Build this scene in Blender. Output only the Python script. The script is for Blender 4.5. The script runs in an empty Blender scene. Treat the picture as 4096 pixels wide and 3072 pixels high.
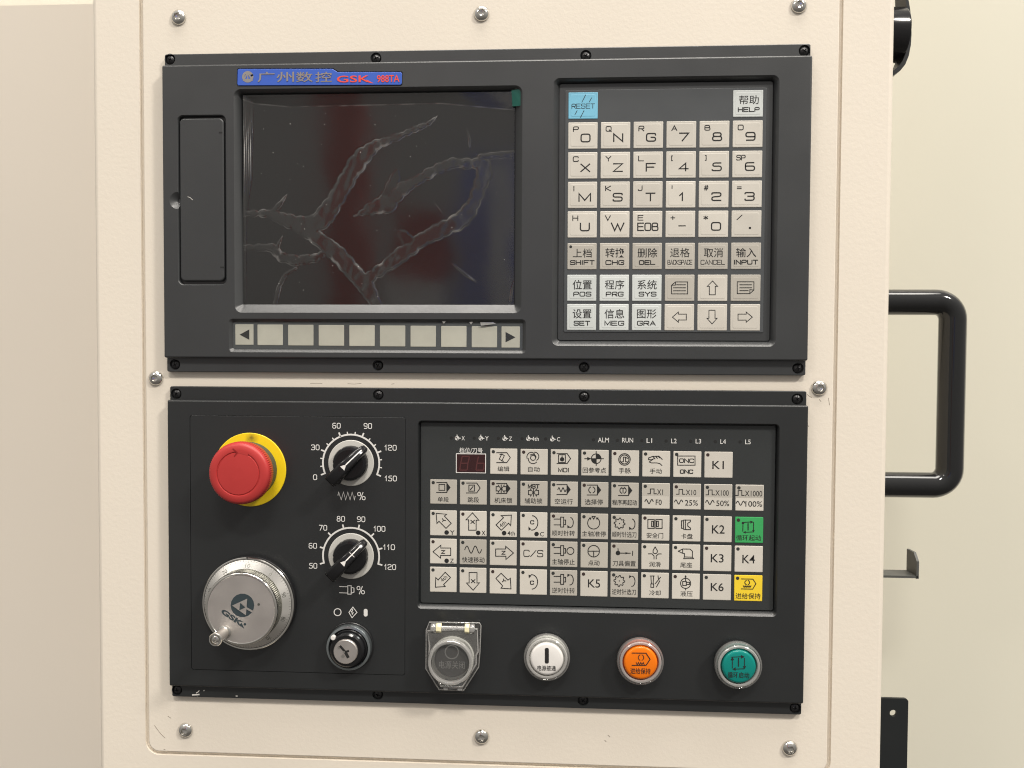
import bpy, bmesh, math, random
import numpy as np
from mathutils import Vector, Matrix
from mathutils.geometry import tessellate_polygon
random.seed(7)
R_ = math.radians
sc = bpy.context.scene
col = sc.collection
# ------------------------------------------------------------------ camera
# panel coordinates are millimetres: x right, z up, h towards the viewer; world = (x, -h, z) / 1000
FOC = 0.80
CAM = np.array((48.9106, -512.984, -191.087))
ROT = np.array(((0.9984233, -0.05574208, -0.00661293),
                (0.0559167, 0.99798215, 0.03008225),
                (0.00492274, -0.03040459, 0.99952555)))
cd = bpy.data.cameras.new('camera')
cam = bpy.data.objects.new('camera', cd); col.objects.link(cam)
cd.sensor_width = 36.0; cd.lens = 36.0 * FOC; cd.sensor_fit = 'HORIZONTAL'
cd.clip_start = 0.01; cd.clip_end = 60
cd.dof.use_dof = True; cd.dof.focus_distance = 0.508; cd.dof.aperture_fstop = 14.0
m = Matrix.Identity(4)
for i in range(3):
    m[i][0] = ROT[i][0]; m[i][1] = ROT[i][2]; m[i][2] = -ROT[i][1]; m[i][3] = CAM[i] / 1000
cam.matrix_world = m
sc.camera = cam
# ------------------------------------------------------------------ light
w = bpy.data.worlds.new('World'); sc.world = w; w.use_nodes = True
bg = w.node_tree.nodes['Background']
bg.inputs[0].default_value = (1.0, 0.96, 0.91, 1); bg.inputs[1].default_value = 1.0
# room light from all round: pale ceiling, mid walls, darker floor
_n = w.node_tree; _tc = _n.nodes.new('ShaderNodeTexCoord'); _sp = _n.nodes.new('ShaderNodeSeparateXYZ'); _cr = _n.nodes.new('ShaderNodeValToRGB'); _mp = _n.nodes.new('ShaderNodeMapRange')
_mp.inputs[1].default_value = -1; _mp.inputs[2].default_value = 1
_cr.color_ramp.elements[0].position = .15; _cr.color_ramp.elements[0].color = (.14, .128, .115, 1)
_cr.color_ramp.elements[1].position = .9; _cr.color_ramp.elements[1].color = (.70, .67, .63, 1)
_e = _cr.color_ramp.elements.new(.5); _e.color = (.34, .325, .305, 1)
_n.links.new(_tc.outputs['Generated'], _sp.inputs[0]); _n.links.new(_sp.outputs['Z'], _mp.inputs[0]); _n.links.new(_mp.outputs[0], _cr.inputs[0]); _n.links.new(_cr.outputs[0], bg.inputs[0])
def area_lamp(name, loc, target, sx, sy, power, colr=(1, .90, .76)):
    l = bpy.data.lights.new(name, 'AREA'); l.shape = 'RECTANGLE'; l.size = sx; l.size_y = sy
    l.energy = power; l.color = colr
    o = bpy.data.objects.new(name, l); col.objects.link(o)
    o.location = loc
    o.rotation_euler = (Vector(target) - Vector(loc)).to_track_quat('-Z', 'Y').to_euler()
    return o
LAMP = (1, .945, .875)
area_lamp('ceiling_lamp', (3.9, -2.75, 3.75), (3.9, -2.75, 0), 1.05, .5, 352, LAMP)
area_lamp('ceiling_lamp', (0.4, -3.15, 3.85), (0.4, -3.15, 0), 1.3, .5, 168, LAMP)
area_lamp('ceiling_lamp', (-3.4, -3.7, 3.85), (-3.4, -3.7, 0), 1.7, .7, 74, LAMP)
area_lamp('ceiling_lamp', (0.5, -0.72, 4.1), (0.5, -0.72, 0), 3.8, 1.3, 186, LAMP)
sc.view_settings.view_transform = 'Standard'; sc.view_settings.look = 'None'
sc.view_settings.exposure = 0.0; sc.view_settings.gamma = 1.0
sc.view_settings.use_curve_mapping = False
sc.render.engine = 'CYCLES'
sc.cycles.use_denoising = True
sc.cycles.filter_width = 1.1
sc.cycles.max_bounces = 8; sc.cycles.transparent_max_bounces = 16
sc.cycles.caustics_reflective = False; sc.cycles.caustics_refractive = False
sc.cycles.sample_clamp_indirect = 6

# ------------------------------------------------------------------ pixel -> panel
FRAME = 0.0                      # roll of the lower unit about its own centre
FCX, FCZ = 1.0, -310.0
def rotp(x, z, a):
    c, s = math.cos(a), math.sin(a)
    dx, dz = x - FCX, z - FCZ
    return FCX + dx * c - dz * s, FCZ + dx * s + dz * c
def U(fx, fy, h=0.0):
    d = ROT @ np.array([(fx - 2048) / (FOC * 4096), 1.0, -(fy - 1536) / (FOC * 4096)])
    k = (-h - CAM[1]) / d[1]
    p = CAM + k * d
    x, z = float(p[0]), float(p[2])
    if FRAME: x, z = rotp(x, z, -FRAME)
    return x, z
ZR = {'2': (900, 200, 1.327), '3': (2150, 250, 1.9235), '4': (2150, 800, 1.9235), '5': (600, 1500, 2.0109),
      '6': (600, 2100, 2.0109), '7': (1650, 1650, 2.0738), '8': (2350, 1650, 2.0738), 'B': (1600, 2400, 1.3825),
      'S': (900, 1200, 1.7696), 'N': (900, 240, 2.765), 'D': (620, 400, 2.0735), 'T': (2900, 0, 1.8437),
      'H': (3200, 1000, 1.5078), 'K': (3200, 2050, 1.6228), 'G': (1660, 2460, 5.183), 'W': (780, 2200, 3.770),
      'Q': (1200, 1680, 5.027), 'F': (0, 0, 1.0)}
def Z(k, u, v, h=0.0):
    a, b, s = ZR[k]
    return U(a + u / s, b + v / s, h)

# ------------------------------------------------------------------ materials
MAT = {}
def material(name, rgb, rough=.5, metal=0, bump=None, coat=0, var=0, varscale=60, spec=.5, aniso=0, trans=0, ior=1.45, alpha=1):
    mt = bpy.data.materials.new(name); mt.use_nodes = True
    nt = mt.node_tree; b = nt.nodes['Principled BSDF']
    b.inputs['Base Color'].default_value = (*rgb, 1); b.inputs['Roughness'].default_value = rough
    b.inputs['Metallic'].default_value = metal; b.inputs['Specular IOR Level'].default_value = spec
    b.inputs['Coat Weight'].default_value = coat; b.inputs['Coat Roughness'].default_value = .08
    b.inputs['Transmission Weight'].default_value = trans; b.inputs['IOR'].default_value = ior
    tc = nt.nodes.new('ShaderNodeTexCoord')
    src = tc.outputs['Object']
    if bump:
        prev = None
        for (scale, dist, detail) in bump:
            n = nt.nodes.new('ShaderNodeTexNoise'); n.inputs['Scale'].default_value = scale; n.inputs['Detail'].default_value = detail
            nt.links.new(src, n.inputs['Vector'])
            bp = nt.nodes.new('ShaderNodeBump'); bp.inputs['Strength'].default_value = 1.0; bp.inputs['Distance'].default_value = dist
            nt.links.new(n.outputs['Fac'], bp.inputs['Height'])
            if prev: nt.links.new(prev.outputs['Normal'], bp.inputs['Normal'])
            prev = bp
        nt.links.new(prev.outputs['Normal'], b.inputs['Normal'])
    if var:
        n = nt.nodes.new('ShaderNodeTexNoise'); n.inputs['Scale'].default_value = varscale; n.inputs['Detail'].default_value = 4
        nt.links.new(src, n.inputs['Vector'])
        mx = nt.nodes.new('ShaderNodeMix'); mx.data_type = 'RGBA'
        mx.inputs[6].default_value = (*[c * (1 - var) for c in rgb], 1); mx.inputs[7].default_value = (*[min(1, c * (1 + var)) for c in rgb], 1)
        nt.links.new(n.outputs['Fac'], mx.inputs[0]); nt.links.new(mx.outputs[2], b.inputs['Base Color'])
        rr_ = nt.nodes.new('ShaderNodeMapRange'); rr_.inputs[3].default_value = rough * .85; rr_.inputs[4].default_value = min(1, rough * 1.15)
        nt.links.new(n.outputs['Fac'], rr_.inputs[0]); nt.links.new(rr_.outputs[0], b.inputs['Roughness'])
    if name.startswith('key_') or name == 'soft_key':      # no two keys quite alike
        oi = nt.nodes.new('ShaderNodeObjectInfo'); mr_ = nt.nodes.new('ShaderNodeMapRange'); mr_.inputs[3].default_value = .93; mr_.inputs[4].default_value = 1.05
        vm = nt.nodes.new('ShaderNodeVectorMath'); vm.operation = 'SCALE'
        nt.links.new(oi.outputs['Random'], mr_.inputs[0]); nt.links.new(mr_.outputs[0], vm.inputs['Scale']); nt.links.new(mx.outputs[2], vm.inputs[0]); nt.links.new(vm.outputs[0], b.inputs['Base Color'])
    if aniso:
        b.inputs['Anisotropic'].default_value = aniso
        tg = nt.nodes.new('ShaderNodeTangent'); tg.direction_type = 'RADIAL'; tg.axis = 'Y'
        nt.links.new(tg.outputs[0], b.inputs['Tangent'])
    MAT[name] = mt
    return mt
def clear(name, tint=(.93, .95, .94), rough=.06, boost=1.6, haze=0.04, hazecol=(.8, .78, .75)):
    # thin clear plastic: sees straight through, mirrors by Fresnel, slightly milky
    mt = bpy.data.materials.new(name); mt.use_nodes = True
    nt = mt.node_tree; nt.nodes.remove(nt.nodes['Principled BSDF'])
    out = nt.nodes['Material Output']
    tr = nt.nodes.new('ShaderNodeBsdfTransparent'); tr.inputs[0].default_value = (*tint, 1)
    gl = nt.nodes.new('ShaderNodeBsdfGlossy'); gl.inputs['Roughness'].default_value = rough
    df = nt.nodes.new('ShaderNodeBsdfDiffuse'); df.inputs[0].default_value = (*hazecol, 1)
    fr = nt.nodes.new('ShaderNodeFresnel'); fr.inputs['IOR'].default_value = 1.49
    ml = nt.nodes.new('ShaderNodeMath'); ml.operation = 'MULTIPLY'; ml.inputs[1].default_value = boost; ml.use_clamp = True
    m1 = nt.nodes.new('ShaderNodeMixShader'); m2 = nt.nodes.new('ShaderNodeMixShader')
    m1.inputs[0].default_value = haze
    nt.links.new(tr.outputs[0], m1.inputs[1]); nt.links.new(df.outputs[0], m1.inputs[2])
    nt.links.new(fr.outputs[0], ml.inputs[0]); nt.links.new(ml.outputs[0], m2.inputs[0])
    nt.links.new(m1.outputs[0], m2.inputs[1]); nt.links.new(gl.outputs[0], m2.inputs[2])
    nt.links.new(m2.outputs[0], out.inputs[0])
    MAT[name] = mt
    return mt, m1
PAINT = (.755, .69, .592)
material('cream_paint', PAINT, .42, bump=[(430, .000075, 2), (1300, .000025, 2)], var=.03, varscale=9)
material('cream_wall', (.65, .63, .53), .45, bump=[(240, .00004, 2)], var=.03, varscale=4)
material('cream_lit', (.90, .86, .74), .5)  # stronger light on the rear wall put into a paler cream
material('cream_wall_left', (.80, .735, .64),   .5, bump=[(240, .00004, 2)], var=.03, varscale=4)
material('housing_plastic', (.031, .033, .0345), .37, spec=.85, bump=[(2600, .00003, 2)], var=.07, varscale=35)
material('panel_plastic', (.0145, .0160, .0168), .37, spec=.8, bump=[(2600, .00003, 2)], var=.07, varscale=35)
material('membrane_grey', (.070, .075, .079), .38, var=.05, varscale=40)
material('membrane_dark', (.031, .034, .0345), .42, bump=[(2200, .00002, 2)], var=.05, varscale=40)
material('key_ivory', (.575, .545, .485), .42, var=.09, varscale=75)
material('key_grey', (.44, .415, .365), .45, var=.05, varscale=90)
material('key_white', (.58, .61, .595), .42, var=.04, varscale=90)
material('key_blue', (.20, .52, .70), .42, var=.04, varscale=90)
material('key_green', (.045, .37, .11), .45, var=.05, varscale=90)
material('key_yellow', (.83, .60, .035), .45, var=.05, varscale=90)
material('soft_key', (.54, .51, .44), .42, var=.10, varscale=130)
material('ink', (.012, .012, .012), .7)
material('ink_white', (.72, .71, .68), .55)
material('ink_slate', (.030, .045, .052), .5)
material('led_dark', (.035, .037, .035), .25)
material('led_brown', (.045, .030, .027), .25)
material('black_gloss', (.009, .009, .010), .16, var=.1, varscale=80)
material('black_metal', (.012, .012, .013), .30)
material('black_paint', (.010, .0105, .011), .10, coat=.4)
material('black_steel', (.012, .014, .015), .42, var=.1, varscale=30)
material('chrome', (.70, .68, .64), .13, metal=1)
material('brushed', (.76, .74, .70), .28, metal=1, aniso=.88, bump=[(900, .000004, 2)])
material('steel_plate', (.72, .68, .645), .46, metal=1, var=.08, varscale=70)
material('dark_knurl', (.26, .26, .23), .4, metal=1)
material('stop_red', (.43, .036, .034), .40, var=.06, varscale=60)
material('stop_red_shade', (.26, .012, .012), .5)
material('stop_stem', (.05, .062, .055), .5)
material('disc_grey', (.56, .55, .51), .45, var=.04, varscale=60)
material('bracket_grey', (.075, .077, .073), .45, var=.08, varscale=40)
material('screen_glass', (.020, .020, .020), .18, spec=.35)
material('badge_blue', (.045, .115, .50), .35, var=.04, varscale=90)
material('badge_metal', (.55, .53, .50), .28, metal=1)
material('badge_red', (.80, .085, .05), .35)
material('tape_green', (.006, .085, .065), .35)
material('lens_white', (.72, .70, .67), .28)
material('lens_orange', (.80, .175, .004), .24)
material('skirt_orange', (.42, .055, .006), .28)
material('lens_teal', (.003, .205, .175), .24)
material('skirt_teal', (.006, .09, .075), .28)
material('segment_window', (.035, .012, .013), .22)
material('segment', (.085, .026, .026), .4)
material('scuff_light', (.62, .60, .56), .6)
material('scuff_dark', (.16, .125, .09), .7)
material('ring_slate', (.36, .40, .41), .24, metal=.9)
material('dark_gap', (.012, .012, .012), .7)
material('hinge_cream', (.86, .80, .52), .3)
material('reflect_red', (.44, .06, .052), .6, var=.1, varscale=3)
material('reflect_blue', (.24, .29, .70), .6, var=.1, varscale=3)
material('reflect_pale', (.85, .86, .88), .6, var=.1, varscale=3)
material('reflect_dark', (.03, .03, .032), .7, var=.1, varscale=3)
clear('clear_plastic', haze=.16, boost=1.5)
clear('clear_ring', haze=.34, boost=1.8, rough=.10)
clear('clear_cover', haze=.075, boost=1.2, rough=.04)
clear('clear_edge', haze=.30, boost=4.0, rough=.07)
clear('clear_strip', haze=.015, boost=.8, rough=.10)
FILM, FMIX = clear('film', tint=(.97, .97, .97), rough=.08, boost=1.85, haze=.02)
_at = FILM.node_tree.nodes.new('ShaderNodeAttribute'); _at.attribute_name = 'haze_glint'  # film haze, with lamp glints painted into it
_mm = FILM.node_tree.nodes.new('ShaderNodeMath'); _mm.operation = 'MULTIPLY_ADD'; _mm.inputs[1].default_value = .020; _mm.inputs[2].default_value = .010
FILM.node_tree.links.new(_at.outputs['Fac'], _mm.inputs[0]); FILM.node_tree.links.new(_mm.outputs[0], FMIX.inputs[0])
# yellow warning disc with a greasy smudge of its own shape
yl = material('disc_yellow', (.86, .62, .012), .42)
nt = yl.node_tree; tcn = nt.nodes.new('ShaderNodeTexCoord'); mpn = nt.nodes.new('ShaderNodeMapping')
mpn.inputs['Location'].default_value = (-.0015, 0, -.0195); nt.links.new(tcn.outputs['Object'], mpn.inputs[0])
nz = nt.nodes.new('ShaderNodeTexNoise'); nz.inputs['Scale'].default_value = 420; nz.inputs['Detail'].default_value = 4; nt.links.new(tcn.outputs['Object'], nz.inputs[0])
vl = nt.nodes.new('ShaderNodeVectorMath'); vl.operation = 'LENGTH'; nt.links.new(mpn.outputs[0], vl.inputs[0])
mr = nt.nodes.new('ShaderNodeMapRange'); mr.inputs[1].default_value = .0005; mr.inputs[2].default_value = .0048; mr.inputs[3].default_value = 1; mr.inputs[4].default_value = 0
nt.links.new(vl.outputs['Value'], mr.inputs[0])
mu = nt.nodes.new('ShaderNodeMath'); mu.operation = 'MULTIPLY'; nt.links.new(mr.outputs[0], mu.inputs[0]); nt.links.new(nz.outputs['Fac'], mu.inputs[1])
mu2 = nt.nodes.new('ShaderNodeMath'); mu2.operation = 'MULTIPLY'; mu2.inputs[1].default_value = 1.5; mu2.use_clamp = True; nt.links.new(mu.outputs[0], mu2.inputs[0])
mxn = nt.nodes.new('ShaderNodeMix'); mxn.data_type = 'RGBA'; mxn.inputs[6].default_value = (.86, .62, .012, 1); mxn.inputs[7].default_value = (.10, .075, .02, 1)
nt.links.new(mu2.outputs[0], mxn.inputs[0]); nt.links.new(mxn.outputs[2], nt.nodes['Principled BSDF'].inputs['Base Color'])

# ------------------------------------------------------------------ objects
ORG = {}
def W(x, z, h): return Vector((x * .001, -h * .001, z * .001))
def thing(name, label, cat, x, z, h, group=None):
    o = bpy.data.objects.new(name, None); col.objects.link(o)
    o.empty_display_size = .01
    wx, wz = rotp(x, z, FRAME) if FRAME else (x, z)
    o.location = W(wx, wz, h); o.rotation_euler = (0, -FRAME, 0)
    o['label'] = label; o['category'] = cat
    if group: o['group'] = group
    ORG[o.name] = (x, z, h)
    return o
def root_of(o):
    while o.parent: o = o.parent
    return o
class MB:
    """collects geometry in panel millimetres (x, z, h)"""
    def __init__(s): s.v = []; s.f = []
    def add(s, vs, fs):
        n = len(s.v); s.v += list(vs); s.f += [tuple(i + n for i in f) for f in fs]
    def loft(s, loops, cap0=False, cap1=True, closed=True):
        n = len(loops[0]); base = len(s.v)
        for L in loops: s.v += list(L)
        for k in range(len(loops) - 1):
            for i in range(n if closed else n - 1):
                j = (i + 1) % n
                s.f.append((base + k * n + i, base + k * n + j, base + (k + 1) * n + j, base + (k + 1) * n + i))
        if cap0: s.f.append(tuple(base + i for i in reversed(range(n))))
        if cap1: s.f.append(tuple(base + (len(loops) - 1) * n + i for i in range(n)))
        return s
    def poly(s, pts2, h): s.add([(x, z, h) for x, z in pts2], [tuple(range(len(pts2)))]); return s
    def fill(s, outer, holes):
        L = [outer] + holes
        flat = [p for l in L for p in l]
        tris = tessellate_polygon([[Vector((p[0], p[1], 0)) for p in l] for l in L])
        s.add(flat, [tuple(t) for t in tris]); return s
    def box(s, x0, x1, z0, z1, h0, h1):
        s.loft([[(x0, z0, h0), (x1, z0, h0), (x1, z1, h0), (x0, z1, h0)], [(x0, z0, h1), (x1, z0, h1), (x1, z1, h1), (x0, z1, h1)]], True, True); return s
    def lathe(s, prof, cx, cz, n=48, cap0=False, cap1=True, rf=None):
        loops = []
        for k, (r, h) in enumerate(prof):
            loops.append([(cx + (r + (rf(k, i) if rf else 0)) * math.cos(2 * math.pi * i / n), cz + (r + (rf(k, i) if rf else 0)) * math.sin(2 * math.pi * i / n), h) for i in range(n)])
        return s.loft(loops, cap0, cap1)
    def tube(s, path, r, n=16, closed=False):
        P = [Vector(p) for p in path]; loops = []
        up = None
        for i, p in enumerate(P):
            t = ((P[(i + 1) % len(P)] - p) if (i < len(P) - 1 or closed) else Vector((0, 0, 0))) + ((p - P[i - 1]) if (i > 0 or closed) else Vector((0, 0, 0)))
            t.normalize()
            if up is None:
                up = Vector((0, 0, 1)) if abs(t.z) < .9 else Vector((1, 0, 0))
            a = (up - t * up.dot(t)).normalized(); b = t.cross(a); up = a
            loops.append([tuple(p + a * r * math.cos(2 * math.pi * k / n) + b * r * math.sin(2 * math.pi * k / n)) for k in range(n)])
        if closed: loops.append(loops[0])
        return s.loft(loops, not closed, not closed)
    def build(s, name, mat, parent=None, smooth=35, normals=True, loc=None):
        org = ORG[root_of(parent).name] if parent else (0, 0, 0)
        if loc: org = loc
        me = bpy.data.meshes.new(name)
        me.from_pydata([((x - org[0]) * .001, -(h - org[2]) * .001, (z - org[1]) * .001) for x, z, h in s.v], [], s.f)
        if normals:
            bm = bmesh.new(); bm.from_mesh(me)
            bmesh.ops.remove_doubles(bm, verts=bm.verts, dist=1e-7)
            bmesh.ops.recalc_face_normals(bm, faces=bm.faces); bm.to_mesh(me); bm.free()
        me.materials.append(MAT[mat])
        if smooth:
            me.shade_smooth(); me.set_sharp_from_angle(angle=R_(smooth))
            for p in me.polygons:
                if abs(p.normal.y) > .99995: p.use_smooth = False
        o = bpy.data.objects.new(name, me); col.objects.link(o)
        if parent:
            o.parent = parent
        elif loc: o.location = W(*loc)
        return o
def copy_tree(o, parent=None):
    c = o.copy(); col.objects.link(c); c.parent = parent
    for ch in list(o.children): copy_tree(ch, c)
    return c
def tag(o, label, cat, group=None):
    o['label'] = label; o['category'] = cat
    if group: o['group'] = group
def rr(x0, x1, z0, z1, r, h, n=6):
    P = []
    r = max(r, .01)
    for cx, cz, a in ((x1 - r, z1 - r, 0), (x0 + r, z1 - r, 90), (x0 + r, z0 + r, 180), (x1 - r, z0 + r, 270)):
        for k in range(n + 1):
            t = R_(a + 90 * k / n); P.append((cx + r * math.cos(t), cz + r * math.sin(t), h))
    return P
def rrf(x0, x1, z0, z1, r, h0, h1, fil, n=6, steps=4):
    """side wall from h0 up to h1 with a rounded front edge"""
    L = [rr(x0, x1, z0, z1, r, h0, n)]
    for k in range(steps + 1):
        a = R_(90 * k / steps); i = fil * (1 - math.cos(a))
        L.append(rr(x0 + i, x1 - i, z0 + i, z1 - i, r - i * .9, h1 - fil + fil * math.sin(a), n))
    return L
# ---- strokes and lettering
def ribbon(mb, pts, w, h, closed=False):
    P = [p for i, p in enumerate(pts) if i == 0 or (abs(p[0] - pts[i - 1][0]) + abs(p[1] - pts[i - 1][1])) > 1e-4]
    if closed and abs(P[0][0] - P[-1][0]) + abs(P[0][1] - P[-1][1]) < 1e-4: P = P[:-1]
    n = len(P)
    if n < 2: return
    A = []; B = []
    for i in range(n):
        p = Vector(P[i][:2]); a = Vector(P[i - 1][:2]) if (i > 0 or closed) else None; b = Vector(P[(i + 1) % n][:2]) if (i < n - 1 or closed) else None
        d0 = (p - a).normalized() if a is not None else None; d1 = (b - p).normalized() if b is not None else None
        if d0 is None: d0 = d1
        if d1 is None: d1 = d0
        n0 = Vector((-d0.y, d0.x)); n1 = Vector((-d1.y, d1.x)); m_ = n0 + n1
        if m_.length < .25: m_ = n0; k = 1
        else:
            m_.normalize(); k = min(2.2, 1 / max(.3, m_.dot(n0)))
        hh = h(p.x, p.y) if callable(h) else h
        e = Vector((0, 0))
        if not closed and i == 0: e = -d0 * w * .35
        if not closed and i == n - 1: e = d0 * w * .35
        q = p + e
        A.append((q.x + m_.x * k * w / 2, q.y + m_.y * k * w / 2, hh)); B.append((q.x - m_.x * k * w / 2, q.y - m_.y * k * w / 2, hh))
    base = len(mb.v); mb.v += A + B
    for i in range(n if closed else n - 1):
        j = (i + 1) % n
        mb.f.append((base + i, base + j, base + n + j, base + n + i))
def soften(pts, r, closed=False):
    n = len(pts); out = []
    for i in range(n):
        p = Vector(pts[i])
        if not closed and i in (0, n - 1): out.append(tuple(p)); continue
        a = Vector(pts[i - 1]); b = Vector(pts[(i + 1) % n])
        ra = min(r, (a - p).length * .48); rb = min(r, (b - p).length * .48)
        q0 = p + (a - p).normalized() * ra; q1 = p + (b - p).normalized() * rb
        for t in (0, .25, .5, .75, 1):
            out.append(tuple(q0 * (1 - t) ** 2 + p * 2 * t * (1 - t) + q1 * t * t))
    return out
O_ = [(0, 0), (1, 0), (1, 1), (0, 1)]
GL = {'O': [('c', O_)], '0': [('c', O_)], 'P': [('r', [(0, 0), (0, 1), (1, 1), (1, .45), (0, .45)])], 'Q': [('c', O_), ('s', [(.6, .3), (1.05, -.12)])],
 'R': [('r', [(0, 0), (0, 1), (1, 1), (1, .45), (0, .45)]), ('s', [(.5, .45), (1, 0)])], 'A': [('s', [(0, 0), (.5, 1), (1, 0)]), ('s', [(.2, .33), (.8, .33)])],
 'B': [('r', [(0, .52), (0, 1), (.93, 1), (.93, .52), (0, .52)]), ('r', [(0, .52), (0, 0), (1, 0), (1, .52), (.6, .52)])],
 'D': [('r', [(0, .5), (0, 0), (1, 0), (1, 1), (0, 1), (0, .5)])], 'N': [('s', [(0, 0), (0, 1), (1, 0), (1, 1)])],
 'G': [('r', [(1, .78), (1, 1), (0, 1), (0, 0), (1, 0), (1, .5), (.5, .5)])], '7': [('s', [(0, 1), (1, 1), (.3, 0)])],
 '8': [('c', [(.07, .53), (.93, .53), (.93, 1), (.07, 1)]), ('c', [(0, 0), (1, 0), (1, .53), (0, .53)])],
 '9': [('r', [(1, .45), (0, .45), (0, 1), (1, 1), (1, 0), (.08, 0)])], 'C': [('r', [(1, .78), (1, 1), (0, 1), (0, 0), (1, 0), (1, .22)])],
 'X': [('s', [(0, 0), (1, 1)]), ('s', [(0, 1), (1, 0)])], 'Y': [('s', [(0, 1), (.5, .5), (1, 1)]), ('s', [(.5, .5), (.5, 0)])], 'Z': [('s', [(0, 1), (1, 1), (0, 0), (1, 0)])],
 'L': [('s', [(0, 1), (0, 0), (1, 0)])], 'F': [('s', [(0, 0), (0, 1), (1, 1)]), ('s', [(0, .52), (.85, .52)])], '4': [('s', [(.72, 0), (.72, 1), (0, .28), (1, .28)])],
 '5': [('r', [(.95, 1), (.1, 1), (.05, .58), (1, .58), (1, 0), (0, 0), (0, .14)])], '6': [('r', [(.92, 1), (0, 1), (0, 0), (1, 0), (1, .56), (0, .56)])],
 'I': [('s', [(.5, 0), (.5, 1)])], 'M': [('s', [(0, 0), (0, 1), (.5, .12), (1, 1), (1, 0)])], 'K': [('s', [(0, 0), (0, 1)]), ('s', [(1, 1), (.1, .48), (1, 0)])],
 'S': [('r', [(1, .82), (1, 1), (0, 1), (0, .52), (1, .52), (1, 0), (0, 0), (0, .18)])], 'J': [('r', [(.75, 1), (.75, 0), (0, 0), (0, .2)])],
 'T': [('s', [(0, 1), (1, 1)]), ('s', [(.5, 1), (.5, 0)])], '1': [('s', [(.15, .68), (.62, 1), (.62, 0)])], '2': [('r', [(0, .82), (0, 1), (1, 1), (1, .55), (0, .45), (0, 0), (1, 0)])],
 '3': [('r', [(0, .85), (0, 1), (1, 1), (1, .52), (.3, .52)]), ('r', [(.6, .52), (1, .52), (1, 0), (0, 0), (0, .16)])], 'H': [('s', [(0, 0), (0, 1)]), ('s', [(1, 0), (1, 1)]), ('s', [(0, .5), (1, .5)])],
 'U': [('r', [(0, 1), (0, 0), (1, 0), (1, 1)])], 'V': [('s', [(0, 1), (.5, 0), (1, 1)])], 'W': [('s', [(0, 1), (.27, 0), (.5, .85), (.73, 0), (1, 1)])],
 'E': [('s', [(1, 1), (0, 1), (0, 0), (1, 0)]), ('s', [(0, .52), (.9, .52)])], '[': [('s', [(.6, 1), (.1, 1), (.1, 0), (.6, 0)])], ']': [('s', [(.4, 1), (.9, 1), (.9, 0), (.4, 0)])],
 '/': [('s', [(0, 0), (1, 1)])], '+': [('s', [(0, .5), (1, .5)]), ('s', [(.5, 0), (.5, 1)])], '-': [('s', [(0, .5), (1, .5)])], '=': [('s', [(0, .25), (1, .25)]), ('s', [(0, .75), (1, .75)])],
 '*': [('s', [(.5, 0), (.5, 1)]), ('s', [(0, .2), (1, .8)]), ('s', [(0, .8), (1, .2)])], '#': [('s', [(.2, 0), (.45, 1)]), ('s', [(.6, 0), (.85, 1)]), ('s', [(0, .32), (.95, .32)]), ('s', [(.1, .68), (1, .68)])],
 "'": [('s', [(.5, .4), (.5, 1)])], '.': [('s', [(.3, .5), (.7, .5)])],
 '%': [('c', [(0, .55), (.4, .55), (.4, 1), (0, 1)]), ('c', [(.6, 0), (1, 0), (1, .45), (.6, .45)]), ('s', [(.3, -.02), (.72, 1.02)])]}
HB = [0]
def lift():                       # every stroke lies a few microns above the one before it
    HB[0] = (HB[0] + 1) % 40
    return .0012 * HB[0]
def stroke_text(mb, s, x0, x1, z0, z1, w, h, gap=.28, rnd=.3):
    wd = {'I': .22, '1': .7, "'": .2, '.': .5, ' ': .5}
    ws = [wd.get(c, 1.0) for c in s]
    unit = (x1 - x0 - w) / (sum(ws) + gap * (len(s) - 1)) if len(s) else 1
    x = x0 + w / 2
    ht = z1 - z0 - w
    for c, cw in zip(s, ws):
        cwid = cw * unit
        for kind, pts in GL.get(c, []):
            if c == 'I': q = [(x + cwid / 2, z0 + w / 2 + p[1] * ht) for p in pts]
            else: q = [(x + p[0] * cwid, z0 + w / 2 + p[1] * ht) for p in pts]
            r = min(cwid, ht) * rnd
            if kind == 'c': ribbon(mb, soften(q, r, True), w, h + lift(), True)
            elif kind == 'r': ribbon(mb, soften(q, r), w, h + lift())
            else: ribbon(mb, q, w, h + lift())
        x += cwid + gap * unit
_tx = {}
def text_geo(s, bold=0.0):
    k = (s, bold)
    if k in _tx: return _tx[k]
    c = bpy.data.curves.new('lettering', 'FONT'); c.body = s; c.resolution_u = 3; c.offset = bold
    o = bpy.data.objects.new('lettering', c); col.objects.link(o)
    bpy.context.view_layer.update()
    me = o.to_mesh()
    vs = [(v.co.x, v.co.y) for v in me.vertices]; fs = [tuple(p.vertices) for p in me.polygons]
    o.to_mesh_clear(); bpy.data.objects.remove(o); bpy.data.curves.remove(c)
    x0 = min(v[0] for v in vs); x1 = max(v[0] for v in vs); y0 = min(v[1] for v in vs); y1 = max(v[1] for v in vs)
    g = ([((v[0] - x0) / (x1 - x0), (v[1] - y0) / (y1 - y0)) for v in vs], fs)
    _tx[k] = g
    return g
def put_text(mb, s, x0, x1, z0, z1, h, bold=0.0):
    vs, fs = text_geo(s, bold); d = lift()
    mb.add([(x0 + a * (x1 - x0), z0 + b * (z1 - z0), h + d) for a, b in vs], fs)
def put_text_rot(mb, s, cx, cz, wd, ht, ang, h, bold=0.0):
    vs, fs = text_geo(s, bold); c, q = math.cos(R_(ang)), math.sin(R_(ang)); d = lift()
    V = []
    for a, b in vs:
        u = (a - .5) * wd; v = (b - .5) * ht
        x, z = cx + u * c - v * q, cz + u * q + v * c
        V.append((x, z, (h(x, z) if callable(h) else h) + d))
    mb.add(V, fs)
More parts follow.
